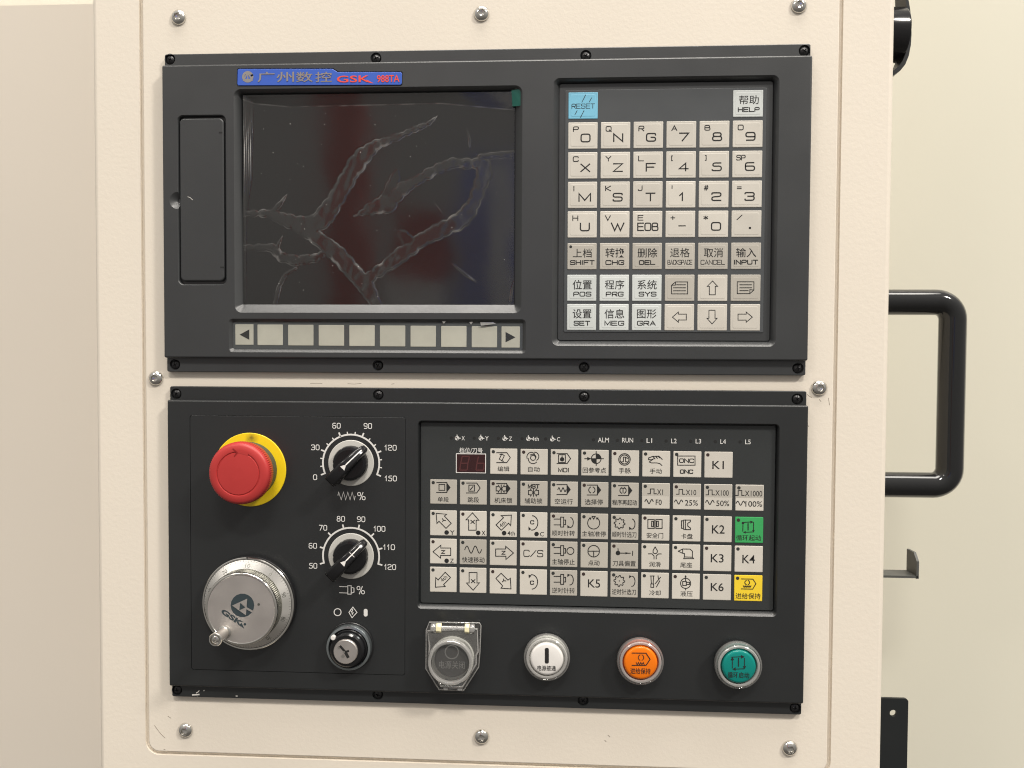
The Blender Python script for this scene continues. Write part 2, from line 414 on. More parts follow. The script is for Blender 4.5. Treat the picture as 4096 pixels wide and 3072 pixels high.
def draw(mb, zk, items, h, w=.48):
    """items in photo pixels of one enlarged region -> strokes on the panel"""
    def q(p): return Z(zk, p[0], p[1], h)
    for it in items:
        k = it[0]; hh = h + lift()
        if k == 'l': ribbon(mb, [q(p) for p in it[1]], it[2] if len(it) > 2 else w, hh)
        elif k == 'c': ribbon(mb, [q(p) for p in it[1]], w, hh, True)
        elif k == 'f': mb.add([(*q(p), hh) for p in it[1]], [tuple(range(len(it[1])))])
        elif k == 'a':
            _, cx, cy, rx, ry, a0, a1 = it[:7]; n = max(6, int(abs(a1 - a0) / 12))
            ribbon(mb, [q((cx + rx * math.cos(R_(a0 + (a1 - a0) * i / n)), cy - ry * math.sin(R_(a0 + (a1 - a0) * i / n)))) for i in range(n + 1)], it[7] if len(it) > 7 else w, hh)
        elif k == 'o':
            _, cx, cy, r = it[:4]
            ribbon(mb, [q((cx + r * math.cos(R_(i * 15)), cy - r * math.sin(R_(i * 15)))) for i in range(24)], it[4] if len(it) > 4 else w, hh, True)
        elif k == 'd':
            _, cx, cy, r = it[:4]
            mb.add([(*q((cx + r * math.cos(R_(i * 20)), cy - r * math.sin(R_(i * 20)))), hh) for i in range(18)], [tuple(range(18))])
        elif k == 'p':
            _, cx, cy, r, a0, a1 = it
            mb.add([(*q((cx, cy)), hh)] + [(*q((cx + r * math.cos(R_(a0 + (a1 - a0) * i / 6)), cy - r * math.sin(R_(a0 + (a1 - a0) * i / 6)))), hh) for i in range(7)], [tuple(range(8))])
        elif k == 't':
            _, s, x0, y0, x1, y1 = it[:6]
            ax, az = q((x0, y1)); bx, bz = q((x1, y0)); put_text(mb, s, ax, bx, az, bz, h, it[6] if len(it) > 6 else .005)
        elif k == 's':
            _, s, x0, y0, x1, y1 = it[:6]
            ax, az = q((x0, y1)); bx, bz = q((x1, y0)); stroke_text(mb, s, ax, bx, az, bz, it[6] if len(it) > 6 else .58, h)
        elif k == 'r':
            _, s, cx, cy, wd, ht, ang = it
            ax, az = q((cx, cy)); sc_ = 1 / (6.43 * ZR[zk][2]); put_text_rot(mb, s, ax, az, wd * sc_, ht * sc_, ang, h)
        elif k == 'w':
            _, x0, x1, y, amp, cyc = it
            n = int(cyc * 12)
            ribbon(mb, [q((x0 + (x1 - x0) * i / n, y - amp * math.sin(2 * math.pi * cyc * i / n))) for i in range(n + 1)], w, hh)

# ================================================================== SETTING
def structure(o): o['kind'] = 'structure'; return o
bx0, bx1 = -249.3, 251.0
# machine body behind the box
b = MB(); z_edge = U(150, 20, -170)[1]
b.box(-700, 40, -900, z_edge, -230, -170)
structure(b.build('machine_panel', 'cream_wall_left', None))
b = MB(); b.box(-900, 900, -950, 600, -330, -300)
structure(b.build('machine_wall', 'cream_lit', None))
b = MB(); b.box(60, 800, -950, 560, -290, -200)
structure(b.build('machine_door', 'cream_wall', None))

# unseen boxes behind the camera, added for their colours mirrored in the screen film
def mirrored(u0, v0, u1, v1, y):
    out = []
    for u, v in ((u0, v0), (u1, v1)):
        x, z = Z('2', u, v, 2.2); k = (y - 2.2) / (-CAM[1] - 2.2)
        out.append((x + (x - CAM[0]) * k, z + (z - CAM[2]) * k))
    return out
for nm, mt, rect, y, dp in (('reflection_post_red', 'reflect_red', (530, -300, 715, 2200), 3000, 150), ('reflection_box_blue', 'reflect_blue', (1255, 560, 1800, 1700), 2600, 500),
                            ('reflection_box_pale', 'reflect_pale', (1395, 600, 1535, 1500), 2400, 120), ('reflection_box_red', 'reflect_red', (900, 835, 1150, 1215), 2500, 300), ('reflection_slab_pale', 'reflect_pale', (860, 1225, 1150, 1500), 2450, 300)):
    (xa, za), (xb, zb_) = mirrored(*rect, y)
    b = MB(); b.box(min(xa, xb), max(xa, xb), min(za, zb_), max(za, zb_), y, y + dp); structure(b.build(nm, mt, None, smooth=0))

# ---- control box shell and its plate
t = thing('control_box', 'cream powder-coated control box framing the inset panel plate', 'control box', 1, -560, -90)
px0, px1, pz0, pz1, pr = -217.0, 219.0, -449.0, 43.0, 9.0
b = MB()
L = rrf(bx0, bx1, -560, 430, 4, -180, 0, 3.2, n=4)
b.loft(L, False, False)
gap = 1.1
hole = rr(px0 - gap, px1 + gap, pz0 - gap, pz1 + gap, pr, 0, 8)
b.fill(L[-1], [hole])
hl = [hole, rr(px0 - gap, px1 + gap, pz0 - gap, pz1 + gap, pr, -2.2, 8)]
b.loft(hl, False, True)
b.build('shell', 'cream_paint', t)
plate = thing('panel_plate', 'cream textured plate with rounded corners set flush in the control box', 'plate', 1, pz0, -2)
b = MB(); L = rrf(px0 + gap, px1 - gap, pz0 + gap, pz1 - gap, pr - 2, -2.0, 0.15, .7, n=8, steps=3); b.loft(L, True, True)
b.build('sheet', 'cream_paint', plate)
def scuff(mb, zk, pts, h, w):
    ribbon(mb, [Z(zk, u, v, h) for u, v in pts], w, h + lift())
for zk, w_, paths in (('5', .22, ([(1290, 68), (1340, 66), (1385, 68)], [(1590, 70), (1640, 73), (1700, 68)], [(1940, 74), (1965, 70)])),
        ('B', .35, ([(1132, 776), (1140, 784)], [(1150, 748), (1160, 756)])),
        ('F', .28, ([(3229, 1578), (3236, 1584), (3246, 1590)], [(3277, 1598), (3284, 1606)], [(3314, 1592), (3318, 1620)], [(3232, 1702), (3235, 1706)],
                    [(618, 2902), (640, 2932), (660, 2952)], [(672, 2865), (684, 2873)], [(655, 2997), (661, 2999)]))):
    for a in paths:
        mb = MB(); scuff(mb, zk, a, .17, w_); mb.build('scuff_mark', 'scuff_dark', plate, smooth=0)
# ---- bright button-head screws of the plate
def screw_mesh():
    b = MB(); n = 24; r = 4.85
    loops = []
    for k in range(7):
        a = R_(90 * k / 7); loops.append([(r * math.cos(a) * math.cos(2 * math.pi * i / n), r * math.cos(a) * math.sin(2 * math.pi * i / n), 2.9 * math.sin(a)) for i in range(n)])
    rin = 2.35
    def hx(R, h, rot=0):
        out = []
        for i in range(n):
            th = 2 * math.pi * i / n; t6 = (th % (math.pi / 3)) - math.pi / 6
            rad = R * math.cos(math.pi / 6) / math.cos(t6); out.append((rad * math.cos(th), rad * math.sin(th), h))
        return out
    loops = [[(r, 0, 0)] * 0 or [(r * math.cos(2 * math.pi * i / n), r * math.sin(2 * math.pi * i / n), -.3) for i in range(n)]] + [l for l in loops if math.hypot(l[0][0], l[0][1]) > 2.5]
    hr = 2.9 * math.sqrt(max(0, 1 - (2.35 / r) ** 2))
    loops += [hx(rin + .1, hr), hx(rin - .1, hr - .25), hx(rin - .15, .9), hx(.7, .55)]
    b.loft(loops, False, True)
    return b
sp = [(384, 36, 'at the top corner above the memory-card door'), (1040, 28, 'midway along the top above the display'), (1727, 10, 'at the top corner above the keypad'),
      (335, 817, 'between the dark units on the stop-button side'), (1771, 838, 'between the dark units on the grab-handle side'),
      (399, 1579, 'at the bottom corner under the handwheel'), (1040, 1593, 'midway along the bottom below the clear guarded button'), (1707, 1618, 'at the bottom corner under the teal button')]
smesh = None
for i, (u, v, where) in enumerate(sp):
    x, z = U(u * 1.8517, v * 1.8517, 1.5)
    if smesh is None:
        o = screw_mesh().build('button_head_screw', 'chrome', None, smooth=40); smesh = o
    else:
        o = smesh.copy(); col.objects.link(o)
    o.location = W(x, z, .15); o.rotation_euler = (0, random.uniform(0, 6), 0)
    tag(o, 'bright hex-socket screw in the cream plate ' + where, 'screw', 'bright screws of the cream plate')

# ---- small black cross-head screw shared by both dark units
def cross_mesh():
    b = MB(); n = 32; r = 2.95
    loops = [[(r * math.cos(2 * math.pi * i / n), r * math.sin(2 * math.pi * i / n), 0) for i in range(n)]]
    for k in range(1, 5):
        a = R_(62 * k / 4); loops.append([(r * math.cos(a) * math.cos(2 * math.pi * i / n), r * math.cos(a) * math.sin(2 * math.pi * i / n), 1.6 * math.sin(a)) for i in range(n)])
    def cr(s, h):
        out = []
        for i in range(n):
            th = 2 * math.pi * i / n; c = abs(math.cos(2 * th)) ** 3
            rad = (.42 + .85 * c) * s; out.append((rad * math.cos(th), rad * math.sin(th), h))
        return out
    loops += [cr(1.08, 1.62), cr(.95, 1.35), cr(.75, .45)]
    b.loft(loops, False, True); return b
CROSS = [None]
def black_screw(parent, x, z, h):
    org = ORG[root_of(parent).name]
    if CROSS[0] is None:
        o = cross_mesh().build('screw', 'black_metal', None, smooth=40); CROSS[0] = o.data
    else:
        o = bpy.data.objects.new('screw', CROSS[0]); col.objects.link(o)
    o.parent = parent
    o.location = ((x - org[0]) * .001, -(h - org[2]) * .001, (z - org[1]) * .001)
    o.rotation_euler = (0, random.uniform(0, 6.28), 0)

HF, HBODY = 3.5, 7.0
def unit_housing(t, x0, x1, z0, z1, zb0, zb1, holes, screws, mat):
    """flange with counterbored holes + raised body with pockets"""
    b = MB(); L = rrf(x0, x1, z0, z1, 1.2, 0.15, HF, .5, n=4, steps=3)
    b.loft(L, False, False)
    cl = []
    for sx, sz in screws:
        n = 24; c0 = [(sx + 3.45 * math.cos(2 * math.pi * i / n), sz + 3.45 * math.sin(2 * math.pi * i / n), HF) for i in range(n)]
        c1 = [(sx + 3.3 * math.cos(2 * math.pi * i / n), sz + 3.3 * math.sin(2 * math.pi * i / n), HF - 1.6) for i in range(n)]
        cl.append(c0); b.loft([c0, c1], False, True)
    mid = rr(x0 + 3, x1 - 3, zb0 + 3, zb1 - 3, .5, HF, 4)
    b.fill(L[-1], cl + [mid])
    b.build('flange', mat, t, smooth=40)
    for s in screws: black_screw(t, s[0], s[1], HF - 1.5)
    b = MB(); e = .25
    L = rrf(x0 - e, x1 + e, zb0, zb1, 1.2, HF - .2, HBODY, 1.1, n=4, steps=5)
    b.loft(L, False, False)
    b.fill(L[-1], [h[0] for h in holes])
    for h in holes: b.loft(h, False, True)
    return b.build('housing', mat, t, smooth=40)

# ================================================================== UPPER UNIT
def mid(*a): return sum(a) / len(a)
ux0, ux1, uz0, uz1 = -200, 200, -200.25, 0
disp = thing('display_unit', 'dark grey operator unit with film-covered screen, soft keys and letter keypad', 'control unit', 0, uz0, 0.15)
us = [U(684, 240, 2), U(1506, 236, 2), U(2343, 226, 2), U(3215, 206, 2), U(704, 1458, 2), U(1514, 1461, 2), U(2336, 1468, 2), U(3189, 1473, 2)]
# pockets
sx0 = Z('2', 48, 700, HBODY)[0]; sx1 = Z('2', 1577, 700, HBODY)[0]; sz1 = mid(Z('2', 300, 203, HBODY)[1], Z('2', 1400, 190, HBODY)[1]); sz0 = mid(Z('2', 300, 1393, HBODY)[1], Z('2', 1400, 1398, HBODY)[1])
SD = 2.2                                                    # depth of the screen glass
ix0 = Z('2', 98, 900, SD)[0]; ix1 = Z('2', 1541, 900, SD)[0]; iz1 = Z('2', 800, 232, SD)[1]; iz0 = Z('2', 800, 1352, SD)[1]
scr = [rr(sx0, sx1, sz0, sz1, 4.5, HBODY), rr(sx0 + .5, sx1 - .5, sz0 + .5, sz1 - .5, 4.0, HBODY - .35), rr(ix0, ix1, iz0, iz1, .6, SD + .3), rr(ix0, ix1, iz0, iz1, .6, SD - 1.2)]
fx0 = Z('S', 27, 250, HBODY)[0]; fx1 = Z('S', 2130, 250, HBODY)[0]; fz1 = mid(Z('S', 60, 130, HBODY)[1], Z('S', 2090, 138, HBODY)[1]); fz0 = mid(Z('S', 60, 366, HBODY)[1], Z('S', 2090, 382, HBODY)[1])
FD = 5.0
sof = [rr(fx0, fx1, fz0, fz1, 2.5, HBODY), rr(fx0 + .4, fx1 - .4, fz0 + .4, fz1 - .4, 2.2, HBODY - .25), rr(fx0 + 2, fx1 - 2, fz0 + 2, fz1 - 2, 1.0, FD), rr(fx0 + 2, fx1 - 2, fz0 + 2, fz1 - 2, 1.0, FD - .5)]
kx0 = mid(Z('3', 121, 600, HBODY)[0], Z('4', 110, 600, HBODY)[0]); kx1 = mid(Z('3', 1866, 600, HBODY)[0], Z('4', 1828, 800, HBODY)[0]); kz1 = mid(Z('3', 200, 122, HBODY)[1], Z('3', 1780, 92, HBODY)[1]); kz0 = mid(Z('4', 200, 1124, HBODY)[1], Z('4', 1740, 1126, HBODY)[1])
KD = 3.6
jx0 = mid(Z('3', 166, 600, KD)[0], Z('4', 157, 600, KD)[0]); jx1 = mid(Z('3', 1816, 600, KD)[0], Z('4', 1786, 600, KD)[0]); jz1 = mid(Z('3', 250, 164, KD)[1], Z('3', 1700, 140, KD)[1]); jz0 = mid(Z('4', 300, 1080, KD)[1], Z('4', 1600, 1086, KD)[1])
kpd = [rr(kx0, kx1, kz0, kz1, 4.0, HBODY), rr(kx0 + .5, kx1 - .5, kz0 + .5, kz1 - .5, 3.6, HBODY - .35), rr(jx0 - .4, jx1 + .4, jz0 - .4, jz1 + .4, 1.8, KD), rr(jx0 - .4, jx1 + .4, jz0 - .4, jz1 + .4, 1.8, KD - 1.5)]
dx0 = Z('D', 187, 800, HBODY)[0]; dx1 = Z('D', 592, 800, HBODY)[0]; dz1 = Z('D', 380, 122, HBODY)[1]; dz0 = Z('D', 400, 1535, HBODY)[1]
n1 = 28
ncx, ncz = Z('D', 188, 833, HBODY)
# door pocket outline with the thumb notch bulging out of its left side
def door_loop(i, h, rn):
    P = rr(dx0 + i, dx1 - i, dz0 + i, dz1 - i, 3.6 - i, h, 6)
    out = []
    for k, p in enumerate(P):
        out.append(p)
        if k == 13:            # last point of the top-left corner
            for q in range(13):
                a = R_(90 + 180 * q / 12); out.append((dx0 + i + .01 + (rn) * math.cos(a) * .98, ncz + rn * math.sin(a), h))
    return out
dor = [door_loop(0, HBODY, 5.4), door_loop(.35, HBODY - .3, 5.0), door_loop(.7, HBODY - 1.3, 3.6), door_loop(.75, HBODY - 3.0, 1.5)]
# badge pocket
bh = HBODY
def bpt(u, v): return Z('N', u, v, bh)
bo = [bpt(1190, 100), bpt(1245, 135), bpt(1945, 135), bpt(1958, 150), bpt(1955, 262), bpt(1940, 277), bpt(150, 284), bpt(138, 270), bpt(142, 112), bpt(154, 101)]
bcx = mid(*[p[0] for p in bo]); bcz = mid(*[p[1] for p in bo])
def grow(P, d): return [(x + (d if x > bcx else -d), z + (d if z > bcz else -d)) for x, z in P]
bad = [[(x, z, HBODY) for x, z in grow(bo, .5)], [(x, z, HBODY - .6) for x, z in grow(bo, .35)]]
unit_housing(disp, ux0, ux1, uz0, uz1, -191.3, -8.0, [scr, sof, kpd, dor, bad], us, 'housing_plastic')

# memory-card door
b = MB(); ex0 = Z('D', 206, 800, 6.4)[0]; ex1 = Z('D', 573, 900, 6.4)[0]; ez1 = Z('D', 380, 150, 6.4)[1]; ez0 = Z('D', 400, 1502, 6.4)[1]
b.loft(rrf(ex0, ex1, ez0, ez1, 3.0, 4.2, 6.5, .9, n=6, steps=4), True, True)
door = b.build('card_door', 'housing_plastic', disp, smooth=40)
for (u, v) in ((543, 270), (555, 1388)):
    x, z = Z('D', u, v, 6.5); b = MB(); b.box(x - 1.0, x + 1.2, z - .5, z + .5, 6.2, 6.56); b.build('hinge_slot', 'dark_gap', door, smooth=0)
b = MB(); ribbon(b, [Z('D', u, v, 6.55) for u, v in ((272, 803), (290, 808), (312, 828))], .3, 6.56); b.build('scratch', 'scuff_light', door, smooth=0)

# badge
b = MB(); b.loft([[(x, z, HBODY - .5) for x, z in bo], [(x, z, HBODY + .25) for x, z in bo], [(x, z, HBODY + .4) for x, z in grow(bo, -.2)]], True, True)
badge = b.build('nameplate', 'badge_blue', disp, smooth=0)
badge['label'] = 'blue nameplate with raised silver and red lettering above the screen'
def raised(mb, h0, h1):
    """give flat lettering a little thickness"""
    return mb
bt = HBODY + .45
lt = MB()
for s, u0, u1 in (('广', 360, 550), ('州', 570, 765), ('数', 785, 972), ('控', 1000, 1182)):
    x0, z0 = Z('N', u0, 246, bt); x1, z1 = Z('N', u1, 130, bt)
    for k in range(3): put_text(lt, s, x0, x1, z0, z1, bt + .06 * k, .008)
draw(lt, 'N', [('a', 252, 186, 50, 50, 20, 380, 1.5), ('l', [(205, 225), (252, 135), (300, 225)], .9), ('l', [(252, 150), (252, 235)], .7), ('l', [(215, 215), (290, 215)], .8)], bt)
lt.build('lettering', 'badge_metal', badge, smooth=0)
lt = MB()
for s, u0, u1, v0, v1 in (('GSK', 1238, 1600, 170, 250), ('988TA', 1682, 1930, 165, 248)):
    x0, z0 = Z('N', u0, v1, bt); x1, z1 = Z('N', u1, v0, bt)
    for k in range(3): put_text(lt, s, x0, x1, z0, z1, bt + .06 * k, .012)
draw(lt, 'N', [('f', [(1560, 215), (1645, 258), (1590, 250)])], bt)
lt.build('lettering', 'badge_red', badge, smooth=0)

# screen and its wrinkled protective film
b = MB(); b.box(ix0 - .2, ix1 + .2, iz0 - .2, iz1 + .2, SD - 1.2, SD); b.build('screen', 'screen_glass', disp, smooth=0)
def film():
    nx, nz = 620, 480
    fx = np.linspace(ix0 + .6, ix1 - .8, nx); fz = np.linspace(iz0 + .1, iz1 - .3, nz)
    X, Zz = np.meshgrid(fx, fz)
    rng = np.random.default_rng(3)
    # veins: pixel path, half width (pixels of the enlargement), scallop strength
    V = [([(100, 868, 16), (230, 868, 22), (330, 905, 34), (420, 935, 44), (500, 915, 50), (545, 860, 46), (610, 760, 38), (665, 660, 40), (720, 575, 44), (800, 505, 26), (900, 470, 20), (1000, 425, 18), (1080, 392, 14), (1128, 350, 4)], .30, 1.0),
         ([(255, 862, 20), (295, 815, 16), (328, 768, 4)], .1, .8),
         ([(425, 965, 30), (500, 1005, 42), (600, 1085, 46), (680, 1175, 46), (750, 1255, 46), (800, 1345, 34)], .12, 1.0),
         ([(100, 1050, 18), (250, 1050, 24), (300, 1100, 28), (380, 1120, 30), (480, 1105, 26), (545, 1070, 12)], .2, .8),
         ([(270, 1065, 18), (305, 988, 4)], .1, .7),
         ([(745, 1225, 26), (850, 1150, 30), (930, 1090, 36), (1040, 1010, 36), (1150, 955, 36), (1255, 905, 40), (1315, 830, 32), (1345, 750, 30), (1378, 660, 36), (1370, 605, 34)], .35, 1.0),
         ([(1370, 600, 24), (1300, 605, 26), (1210, 600, 26), (1110, 640, 26), (1000, 705, 26), (930, 745, 34), (860, 815, 44), (780, 840, 30), (685, 882, 4)], .35, .9),
         ([(860, 770, 30), (900, 690, 34), (915, 640, 14)], .1, .45),
         ([(985, 1030, 36), (950, 985, 34), (920, 968, 8)], .1, .5),
         ([(1360, 570, 20), (1440, 558, 20), (1545, 552, 22)], .1, .9),
         ([(378, 1158, 9), (322, 1190, 13), (288, 1255, 14), (268, 1345, 15)], .1, .9),
         ([(1285, 420, 5), (1297, 470, 8), (1298, 512, 6)], .0, .6), ([(1212, 1138, 5), (1270, 1185, 9), (1326, 1227, 6)], .0, .6),
         ([(1113, 812, 3), (1135, 840, 4), (1160, 878, 2)], .0, .4), ([(1540, 1200, 3), (1520, 1280, 8), (1515, 1335, 8)], .0, .8)]
    px = 1 / (1.327 * 6.42)
    S = np.full_like(X, -9.0); Am = np.zeros_like(X); Al = np.zeros_like(X)
    for pts, sca, amp in V:
        P = [(*Z('2', u, v, SD), w_ * px) for u, v, w_ in pts]
        s0 = rng.uniform(0, 6)
        for a, c in zip(P[:-1], P[1:]):
            d = math.hypot(c[0] - a[0], c[1] - a[1]); n = max(2, int(d / .18))
            for i in range(n + 1):
                t_ = i / n; s_ = s0 + d * t_
                wv = 1 + sca * 1.3 * (.55 * math.sin(s_ * 1.02 + 1.3 * math.sin(s_ * .23)) + .45 * math.sin(s_ * 1.71 + 2.1 * math.sin(s_ * .31)) - .1)
                qx, qz, qr = a[0] + (c[0] - a[0]) * t_, a[1] + (c[1] - a[1]) * t_, (a[2] + (c[2] - a[2]) * t_) * wv * .92
                R2 = qr + 1.0
                i0 = np.searchsorted(fx, qx - R2); i1 = np.searchsorted(fx, qx + R2); j0 = np.searchsorted(fz, qz - R2); j1 = np.searchsorted(fz, qz + R2)
                if i1 <= i0 or j1 <= j0: continue
                sd = qr - np.sqrt((X[j0:j1, i0:i1] - qx) ** 2 + (Zz[j0:j1, i0:i1] - qz) ** 2)
                cur = S[j0:j1, i0:i1]; m_ = sd > cur
                cur[m_] = sd[m_]; Am[j0:j1, i0:i1][m_] = amp; Al[j0:j1, i0:i1][m_] = s_
            s0 += d
    nzf = np.zeros_like(X)
    for k in range(24):
        kx, kz, p_ = rng.normal(0, .30), rng.normal(0, .30), rng.uniform(0, 6.3)
        nzf += np.sin(kx * X + kz * Zz + p_)
    nzf /= 3.5
    tt = np.clip(S / 1.15, 0, 1); up_ = tt * tt * (3 - 2 * tt)
    Hh = up_ * Am * (.20 + .03 * np.clip(nzf, -1.5, 1.5))
    # lamp glints painted as milky haze along the bubble edges, broken up at random
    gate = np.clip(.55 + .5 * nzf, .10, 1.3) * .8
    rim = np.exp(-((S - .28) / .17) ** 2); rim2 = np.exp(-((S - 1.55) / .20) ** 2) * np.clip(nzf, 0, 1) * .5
    glint = np.exp(-((S - .9) / .45) ** 2) * np.clip(nzf - 1.0, 0, 1)
    Lf = np.clip(S * 2, 0, 1) * .65 * Am + (rim * gate * 9.5 + rim2 * 4.0 + glint * 8) * np.where(Am > .5, Am, Am * .6)  # air-gap haze plus the painted glints
    # loose top edge and creased left edge
    top = iz1 - .3
    sag = np.interp(X[0], [ix0, ix0 + 8, ix0 + 30, ix0 + 95, ix0 + 125, ix1 - 4, ix1], [2.5, 5.0, 7.2, 6.6, 6.2, 10.5, 11.0])
    tt = np.clip(1 - (top - Zz) / sag[None, :], 0, 1)
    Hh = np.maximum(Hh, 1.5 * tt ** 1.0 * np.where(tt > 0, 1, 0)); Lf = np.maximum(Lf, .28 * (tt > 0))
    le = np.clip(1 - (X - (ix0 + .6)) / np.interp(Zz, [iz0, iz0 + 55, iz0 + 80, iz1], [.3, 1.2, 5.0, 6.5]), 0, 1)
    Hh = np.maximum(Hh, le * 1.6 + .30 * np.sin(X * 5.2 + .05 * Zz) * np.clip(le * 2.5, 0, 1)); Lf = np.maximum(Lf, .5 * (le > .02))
    glint_streak = np.clip(np.sin(X * 5.2 + .05 * Zz + .5 * np.sin(Zz * .13)), 0, 1) ** 6 * np.exp(-((Zz - (iz1 - 34)) / 13) ** 2) * (le > .05)
    Lf += 30 * glint_streak  # lamp streaks painted as haze on the left creases
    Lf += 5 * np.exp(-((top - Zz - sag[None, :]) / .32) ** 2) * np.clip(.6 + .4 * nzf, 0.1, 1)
    # gentle unevenness where it clings
    for k in range(18):
        kx, kz, p_ = rng.normal(0, .09), rng.normal(0, .09), rng.uniform(0, 6.3)
        Hh += .006 * np.sin(kx * X + kz * Zz + p_)
    for it in range(5):
        Hs = Hh.copy(); Hs[1:-1, 1:-1] = (Hh[1:-1, 1:-1] * 4 + Hh[:-2, 1:-1] + Hh[2:, 1:-1] + Hh[1:-1, :-2] + Hh[1:-1, 2:]) / 8; Hh = Hs
    Y = SD + .15 + Hh
    return X, Zz, Y, Lf
X, Zz, Y, Lf = film()
ft = thing('protective_film', 'clear wrinkled protective film with branching air bubbles stuck on the screen', 'protective film', ix0, iz0, SD)
nz, nx = X.shape
me = bpy.data.meshes.new('film_sheet')
co = np.stack([(X - ix0) * .001, -(Y - SD) * .001, (Zz - iz0) * .001], -1).reshape(-1, 3)
idx = np.arange(nx * nz).reshape(nz, nx)
q = np.stack([idx[:-1, :-1], idx[:-1, 1:], idx[1:, 1:], idx[1:, :-1]], -1).reshape(-1, 4)
me.vertices.add(len(co)); me.vertices.foreach_set('co', co.ravel().astype(np.float32))
me.loops.add(q.size); me.loops.foreach_set('vertex_index', q.ravel().astype(np.int32))
me.polygons.add(len(q)); me.polygons.foreach_set('loop_start', np.arange(0, q.size, 4, dtype=np.int32)); me.polygons.foreach_set('loop_total', np.full(len(q), 4, dtype=np.int32))
me.update(calc_edges=True); me.validate()
at = me.attributes.new('haze_glint', 'FLOAT', 'POINT'); at.data.foreach_set('value', Lf.ravel().astype(np.float32))
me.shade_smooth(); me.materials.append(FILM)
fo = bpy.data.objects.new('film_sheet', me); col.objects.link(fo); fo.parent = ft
b = MB(); P = [Z('2', 1520, 212, SD + 2.4), Z('2', 1577, 208, SD + 3.4), Z('2', 1577, 296, SD + 3.4), Z('2', 1526, 300, SD + 2.2)]
b.loft([[(P[0][0], P[0][1], SD + 2.4), (P[1][0], P[1][1], SD + 3.6), (P[2][0], P[2][1], SD + 3.6), (P[3][0], P[3][1], SD + 2.2)], [(P[0][0], P[0][1], SD + 2.6), (P[1][0], P[1][1], SD + 3.8), (P[2][0], P[2][1], SD + 3.8), (P[3][0], P[3][1], SD + 2.4)]], True, True)
b.build('pull_tab', 'tape_green', ft, smooth=0)
b = MB(); rng2 = random.Random(5)
for k in range(46):
    x = rng2.uniform(ix0 + 8, ix1 - 6); z = rng2.uniform(iz0 + 5, iz1 - 9); r = rng2.choice((.12, .15, .18, .22, .30))
    b.add([(x + r * rng2.uniform(.5, 1.2) * math.cos(a), z + r * rng2.uniform(.5, 1.2) * math.sin(a), SD + .40) for a in [2 * math.pi * i / 6 for i in range(6)]], [tuple(range(6))])
d_ = b.build('dust_specks', 'scuff_light', ft, smooth=0); d_['kind'] = 'stuff'

# soft keys
def key(parent, x0, x1, z0, z1, h, mat, r=.35, up=.35, label=None, dish=False):
    b = MB(); L = [rr(x0, x1, z0, z1, r, h - .1, 2), rr(x0 + .05, x1 - .05, z0 + .05, z1 - .05, r, h + up * .6, 2), rr(x0 + .35, x1 - .35, z0 + .35, z1 - .35, r, h + up, 2)]
    if dish:
        L += [rr(x0 + 1.3, x1 - 1.3, z0 + 1.3, z1 - 1.3, .8, h + up, 2), rr(x0 + 1.7, x1 - 1.7, z0 + 1.7, z1 - 1.7, .8, h + up + .09, 2)]
    b.loft(L, False, True)
    o = b.build('key', mat, parent, smooth=25)
    if label: o['label'] = label
    return o
b = MB(); b.box(fx0 + 2.0, fx1 - 2.0, fz0 + 2.0, fz1 - 2.0, FD - .6, FD - .05); b.build('soft_key_strip', 'membrane_grey', disp, smooth=0)
sk = [(73, 202)] + [(230 + 216.6 * i, 410 + 216.6 * i) for i in range(8)] + [(1957, 2087)]
for i, (a, c) in enumerate(sk):
    f_ = i / 9; x0 = Z('S', a, 245, FD)[0]; x1 = Z('S', c, 250, FD)[0]; z1 = Z('S', (a + c) / 2, 172 + 15 * f_, FD)[1]; z0 = Z('S', (a + c) / 2, 318 + 20 * f_, FD)[1]
    o = key(disp, x0, x1, z0, z1, FD, 'soft_key', up=.2, label='soft key with a black arrow triangle' if i in (0, 9) else None)
    if i in (0, 9):
        g = MB(); draw(g, 'S', [('f', [(104, 245), (172, 208), (172, 281)])] if i == 0 else [('f', [(2056, 264), (1986, 226), (1986, 299)])], FD + .25); g.build('legend', 'ink', o, smooth=0)
b = MB()   # clear cover film of the soft-key strip, raised along its top edge
n = 60; A = []; B2 = []
for i in range(n + 1):
    x = fx0 + 2.2 + (fx1 - fx0 - 4.4) * i / n
    A.append((x, fz1 - 2.2, FD + 1.0 + .35 * math.sin(i * 1.7) * math.sin(i * .31))); B2.append((x, fz1 - 4.2, FD + .45))
C2 = [(p[0], fz0 + 2.4, FD + .42) for p in A]
b.loft([A, B2, C2], False, False, closed=False)
b.build('strip_film', 'clear_strip', disp, smooth=60, normals=False)
g = MB()
for pts in ([(1535, 152), (1562, 152), (1550, 168)], [(1728, 155), (1755, 155), (1742, 174)], [(1806, 158), (1900, 158), (1918, 168), (1812, 182)]):
    g.add([(*Z('S', u, v, FD + 1.1), FD + 1.1 + .1 * k) for k, (u, v) in enumerate(pts)], [tuple(range(len(pts)))])
g.build('film_crease', 'clear_edge', disp, smooth=0)

